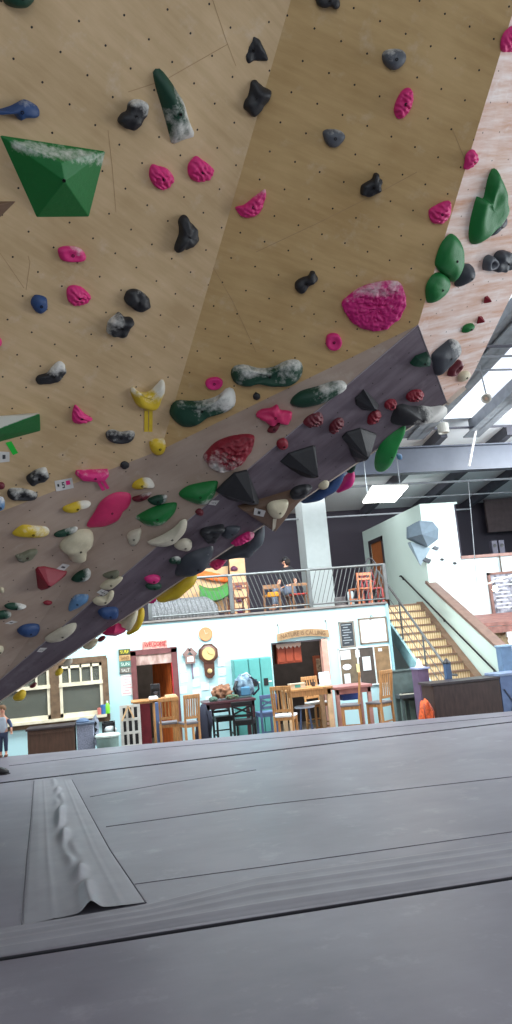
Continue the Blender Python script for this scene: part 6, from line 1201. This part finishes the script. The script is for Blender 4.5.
simple_chair(272, 600, 18.3, math.pi-.15, TW, 'tan wooden chair with a yellow and orange cushion on the balcony', .66, pad=mat('cushion_yellow', (206, 136, 36), .8))
o = MB().box((PY(268, 600, 18.1).x, 18.05, DZ+.4), (PY(279, 600, 18.1).x, 18.1, DZ+.52)).build('seat_cushion', mat('cushion_yellow', ()), origin=(PY(273, 600, 18.1).x, 18.07, DZ+.4), bev=.02); tag(o, 'yellow striped cushion on the tan balcony chair', 'cushion')
simple_chair(299, 600, 18.6, math.pi, TW, 'tan wooden chair with a red seat behind the seated person', .7, pad=mat('cushion_red', (160, 50, 44), .8))
simple_chair(361, 600, 18.3, math.pi+.3, mat('chair_orange', (196, 120, 84), .5), 'orange brown wooden chair near the right end of the balcony', .82)
simple_chair(374, 600, 18.7, math.pi/2, mat('chair_red', (160, 60, 60), .5), 'red brown chair beside the bicycle on the balcony', .8)
# white boxes by the column
for i, (px, w_, h_, lab) in enumerate([(340, .3, .3, 'low grey rounded bin beside the balcony column'), (351, .16, .42, 'narrow pale container behind the right railing section')]):
    x = PY(px, 600, 18.8).x; o = MB().lathe((x, 18.8, DZ), [(w_*.42, 0), (w_*.5, .02), (w_*.5, h_*.9), (w_*.42, h_), (.001, h_)], 16).build('waste_bin' if i == 0 else 'storage_jar', mat('bin_%d' % i, [(96, 90, 92), (190, 204, 208)][i], .5), origin=(x, 18.8, DZ)); tag(o, lab, 'bin' if i == 0 else 'container')
# bicycle parked upright near the door
x = PY(372, 590, 18.9).x; t = empty('bicycle', (x, 18.95, DZ), 'grey bicycle leaning behind the right end of the balcony railing', 'bicycle')
def ring(c, r, tr, n=24): return [Vector((c[0]+r*math.cos(2*math.pi*k/n)*.5, c[1], c[2]+r*math.sin(2*math.pi*k/n))) for k in range(n+1)]
for dz_, nm in ((.34, 'wheel'), (.95, 'wheel')): MB().tube(ring((x+(.05 if dz_ > .5 else -.1), 18.95, DZ+dz_), .3, .02), .02, 6).build(nm, mat('tyre', (60, 60, 66), .6), t)
MB().tube([(x-.1, 18.95, DZ+.34), (x+.12, 18.93, DZ+.6), (x+.05, 18.95, DZ+.95), (x-.12, 18.93, DZ+.75), (x+.12, 18.93, DZ+.6)], .02, 6).build('frame', mat('bike_frame', (150, 60, 66), .3), t)
MB().tube([(x-.15, 18.8, DZ+1.1), (x+.02, 18.9, DZ+1.05), (x+.17, 18.85, DZ+1.12)], .015, 6).build('handlebar', M_rail, t)
# ------------------------------------------------------------------ people
def skin_mesh(name, joints, edges, m, parent=None, root=0, sub=2):
    bm = bmesh.new(); lay = bm.verts.layers.skin.new(); vs = [bm.verts.new(j[0]) for j in joints]
    for a, b in edges: bm.edges.new((vs[a], vs[b]))
    for i, v in enumerate(vs):
        r = joints[i][1]; r = r if isinstance(r, tuple) else (r, r); v[lay].radius = r; v[lay].use_root = (i == root)
    me = bpy.data.meshes.new(name); bm.to_mesh(me); bm.free()
    o = bpy.data.objects.new(name, me); COL.objects.link(o)
    md = o.modifiers.new('skin', 'SKIN'); md.use_smooth_shade = True; sb = o.modifiers.new('sub', 'SUBSURF'); sb.levels = sub; sb.render_levels = sub
    bpy.context.view_layer.update()
    dg = bpy.context.evaluated_depsgraph_get(); me2 = bpy.data.meshes.new_from_object(o.evaluated_get(dg)); bpy.data.objects.remove(o)
    me2.name = name; me2.materials.clear(); return link(name, me2, m, parent)
def V3(*a): return Vector(a)
SKIN = mat('skin', (206, 150, 124), .5, var=.05)
def hand(js, es, wrist, d, side, s=1.0, idx=None):
    """adds palm and five bent fingers to the skin graph"""
    d = d.normalized(); lat = side.normalized(); nn = d.cross(lat).normalized()
    base = len(js); js.append((wrist+d*.045*s, (.030*s, .014*s))); es.append((idx, base)); js.append((wrist+d*.08*s, (.034*s, .012*s))); es.append((base, base+1))
    for k, (o_, ln) in enumerate(((-.028, .062), (-.010, .072), (.009, .068), (.027, .052))):
        i0 = len(js); js.append((wrist+d*.095*s+lat*o_*s, .009*s)); es.append((base+1, i0)); js.append((wrist+d*(.095+ln*.5)*s+lat*o_*s*1.1+nn*.008*s, .008*s)); es.append((i0, i0+1)); js.append((wrist+d*(.095+ln*.9)*s+lat*o_*s*1.1+nn*.03*s, .007*s)); es.append((i0+1, i0+2))
    i0 = len(js); js.append((wrist+d*.05*s-lat*.04*s, .010*s)); es.append((base, i0)); js.append((wrist+d*.085*s-lat*.058*s+nn*.012*s, .009*s)); es.append((i0, i0+1))
def head(js, es, neck_i, c, s=1.0):
    a = len(js); js.append((c+V3(0, 0, -.07*s), (.062*s, .07*s))); es.append((neck_i, a)); js.append((c, (.078*s, .092*s))); es.append((a, a+1)); js.append((c+V3(0, 0, .065*s), (.066*s, .078*s))); es.append((a+1, a+2))
def face_bits(t, c, fd, s=1.0):
    fd = Vector(fd).normalized(); sd = fd.cross(V3(0, 0, 1)).normalized()
    for k in (-1, 1):
        MB().lathe(c+fd*.083*s+sd*.03*s*k+V3(0, 0, .005), [(.001, -.002), (.011*s, 0), (.008*s, .006), (.001, .008)], 8, axis=tuple(fd)).build('eye', mat('eye', (40, 30, 30), .2), t)
        MB().lathe(c+sd*.078*s*k, [(.012*s, 0), (.024*s, .006*s), (.014*s, .016*s), (.001, .016*s)], 8, axis=tuple(sd*k)).build('ear', SKIN, t, smooth=True)
    MB().tube([c+fd*.085*s+V3(0, 0, .01*s), c+fd*.108*s+V3(0, 0, -.022*s), c+fd*.09*s+V3(0, 0, -.03*s)], [.008*s, .014*s, .008*s], 8).build('nose', SKIN, t, smooth=True)
    MB().tube([c+fd*.084*s+sd*.022*s+V3(0, 0, -.052*s), c+fd*.092*s+V3(0, 0, -.054*s), c+fd*.084*s-sd*.022*s+V3(0, 0, -.052*s)], .006*s, 6).build('mouth', mat('lips', (168, 84, 80)), t)
# seated person on the balcony, seen from behind and side, black cap and shirt
x = PY(288, 580, 19.2).x; y = 19.2; top = PY(290, 556, y).z; zs = top-.86; s = .95
t = empty('person', (x, y, DZ), 'person in a black cap and black shirt sitting on the balcony', 'person')
B0 = V3(x, y, zs); hz = top-.14
js = [(B0, (.15, .12)), (B0+V3(0, .02, .2), (.14, .11)), (B0+V3(0, .03, .46), (.16, .10)), (V3(x-.01, y, hz-.12), .045)]; es = [(0, 1), (1, 2), (2, 3)]
head(js, es, 3, V3(x-.02, y, hz), .95)
for k in (-1, 1):
    n = len(js); sh = B0+V3(k*.17, .03, .43); el = B0+V3(k*.23-.05, -.08, .12); wr = B0+V3(k*.12-.22, -.12, .08)
    js += [(sh, .055), (el, .042), (wr, .028)]; es += [(2, n), (n, n+1), (n+1, n+2)]; hand(js, es, wr, V3(-1, -.2, -.2), V3(0, 1, 0), 1, n+2)
    n = len(js); hp = B0+V3(k*.09, 0, -.02); kn = B0+V3(-.38+k*.04, k*.12-.05, .02); an = B0+V3(-.4+k*.06, k*.12-.05, -.42); js += [(hp, .08), (kn, .058), (an, .038), (an+V3(-.14, 0, -.06), (.04, .03))]; es += [(0, n), (n, n+1), (n+1, n+2), (n+2, n+3)]
skin_mesh('body', [(j[0]-V3(x, y, DZ), j[1]) for j in js], es, SKIN, t)
bl = mat('shirt_black', (32, 32, 38), .8)
js = [(B0+V3(0, .02, -.02), (.165, .135)), (B0+V3(0, .02, .2), (.155, .125)), (B0+V3(0, .03, .47), (.19, .125)), (B0+V3(0, .02, .57), .135), (V3(x-.01, y, hz-.11), .085)]; es = [(0, 1), (1, 2), (2, 3), (3, 4)]
for k in (-1, 1): n = len(js); js += [(B0+V3(k*.18, .03, .44), .072), (B0+V3(k*.22-.03, -.04, .2), .06)]; es += [(2, n), (n, n+1)]
skin_mesh('shirt', [(j[0]-V3(x, y, DZ), j[1]) for j in js], es, bl, t)
js = [(B0+V3(0, 0, -.03), (.165, .135))]; es = []
for k in (-1, 1): n = len(js); js += [(B0+V3(k*.09, 0, -.02), .092), (B0+V3(-.38+k*.04, k*.12-.05, .02), .07), (B0+V3(-.4+k*.06, k*.12-.05, -.38), .052)]; es += [(0, n), (n, n+1), (n+1, n+2)]
skin_mesh('trousers', [(j[0]-V3(x, y, DZ), j[1]) for j in js], es, mat('jeans_grey', (96, 104, 120), .8), t)
hc = V3(x-.02, y, hz); face_bits(t, hc, (-.75, .66, 0), .95)
MB().lathe(hc+V3(0, 0, .02), [(.094, 0), (.096, .03), (.085, .07), (.05, .105), (.001, .115)], 18).build('cap', BLACK, t, smooth=True); MB().prism([hc+V3(-.09, 0, .03), hc+V3(-.16, .06, .02), hc+V3(-.10, .15, .02), hc+V3(-.01, .09, .03)], (0, 0, .012)).build('cap_brim', BLACK, t)
MB().tube([hc+V3(.03, -.03, .05), hc+V3(.035, -.035, -.02), hc+V3(.04, -.03, -.1)], [.08, .082, .05], 14).build('hair', mat('hair_dark', (38, 28, 26), .8), t, smooth=True)
x8 = x+.02; tt = empty('stool', (x8, y, DZ), 'low stool under the seated person on the balcony', 'stool'); MB().lathe((x8, y, zs-.2), [(.17, 0), (.19, .02), (.19, .05), (.001, .06)], 18).build('seat', BROWN, tt)
for k in range(4): an = k*math.pi/2+.4; MB().tube([(x8+.12*math.cos(an), y+.12*math.sin(an), zs-.2), (x8+.17*math.cos(an), y+.17*math.sin(an), DZ)], .02, 6).build('leg', BROWN, tt)
# standing child at the far left on the mat edge
pf = PZ(3.5, 757, 0.0); top = PY(4, 704, pf.y).z; H = top; x, y = pf.x, pf.y+.02; s = H/1.0
t = empty('person', (x, y, 0), 'small child in a grey blue sleeved shirt standing at the far left mat edge', 'person')
def q(a, b, c): return V3(a*s, b*s, c*s)
hc = q(0.0, 0, .90); js = [(q(0, 0, .47), (.085*s, .065*s)), (q(0, 0, .60), (.082*s, .062*s)), (q(0, 0, .72), (.078*s, .05*s)), (q(0, 0, .79), .032*s)]; es = [(0, 1), (1, 2), (2, 3)]
head(js, es, 3, hc, .78*s)
for k in (-1, 1):
    n = len(js); wr = q(k*.15+.02, -.06, .50); js += [(q(k*.09, 0, .70), .03*s), (q(k*.15, 0, .60), .026*s), (wr, .018*s)]; es += [(2, n), (n, n+1), (n+1, n+2)]; hand(js, es, wr, V3(0, -.3, -1), V3(1, 0, 0), .6*s, n+2)
    n = len(js); js += [(q(k*.045, 0, .44), .05*s), (q(k*.05, -.01, .25), .036*s), (q(k*.05, 0, .06), .024*s), (q(k*.05, -.07, .025), (.024*s, .02*s))]; es += [(0, n), (n, n+1), (n+1, n+2), (n+2, n+3)]
skin_mesh('body', js, es, SKIN, t)
js = [(q(0, 0, .42), (.105*s, .08*s)), (q(0, 0, .58), (.095*s, .075*s)), (q(0, 0, .72), (.104*s, .07*s)), (q(0, 0, .77), .045*s)]; es = [(0, 1), (1, 2), (2, 3)]; skin_mesh('shirt', js, es, mat('shirt_grey', (176, 184, 194), .8), t)
for k in (-1, 1): skin_mesh('sleeve', [(q(k*.09, 0, .71), .044*s), (q(k*.15, 0, .60), .036*s), (q(k*.16+.01, -.04, .53), .028*s)], [(0, 1), (1, 2)], mat('sleeve_navy', (70, 84, 116), .8), t)
js = [(q(0, 0, .44), (.09*s, .07*s))]; es = []
for k in (-1, 1): n = len(js); js += [(q(k*.045, 0, .42), .058*s), (q(k*.05, -.01, .25), .045*s), (q(k*.05, 0, .09), .034*s)]; es += [(0, n), (n, n+1), (n+1, n+2)]
skin_mesh('trousers', js, es, mat('trousers_navy', (46, 54, 78), .8), t)
for k in (-1, 1): MB().box(V3(x, y, 0)+q(k*.05-.03, -.11, 0), V3(x, y, 0)+q(k*.05+.03, .03, .045)).build('shoe', mat('shoe_brown', (110, 76, 62), .6), t, bev=.01)
W0 = V3(x, y, 0); face_bits(t, W0+hc, (.3, -1, 0), .78*s)
MB().lathe(W0+hc+V3(0, .012*s, .0), [(.068*s, -.02*s), (.074*s, .02*s), (.066*s, .055*s), (.04*s, .08*s), (.001, .086*s)], 16).build('hair', mat('hair_brown', (120, 88, 62), .8), t, smooth=True)
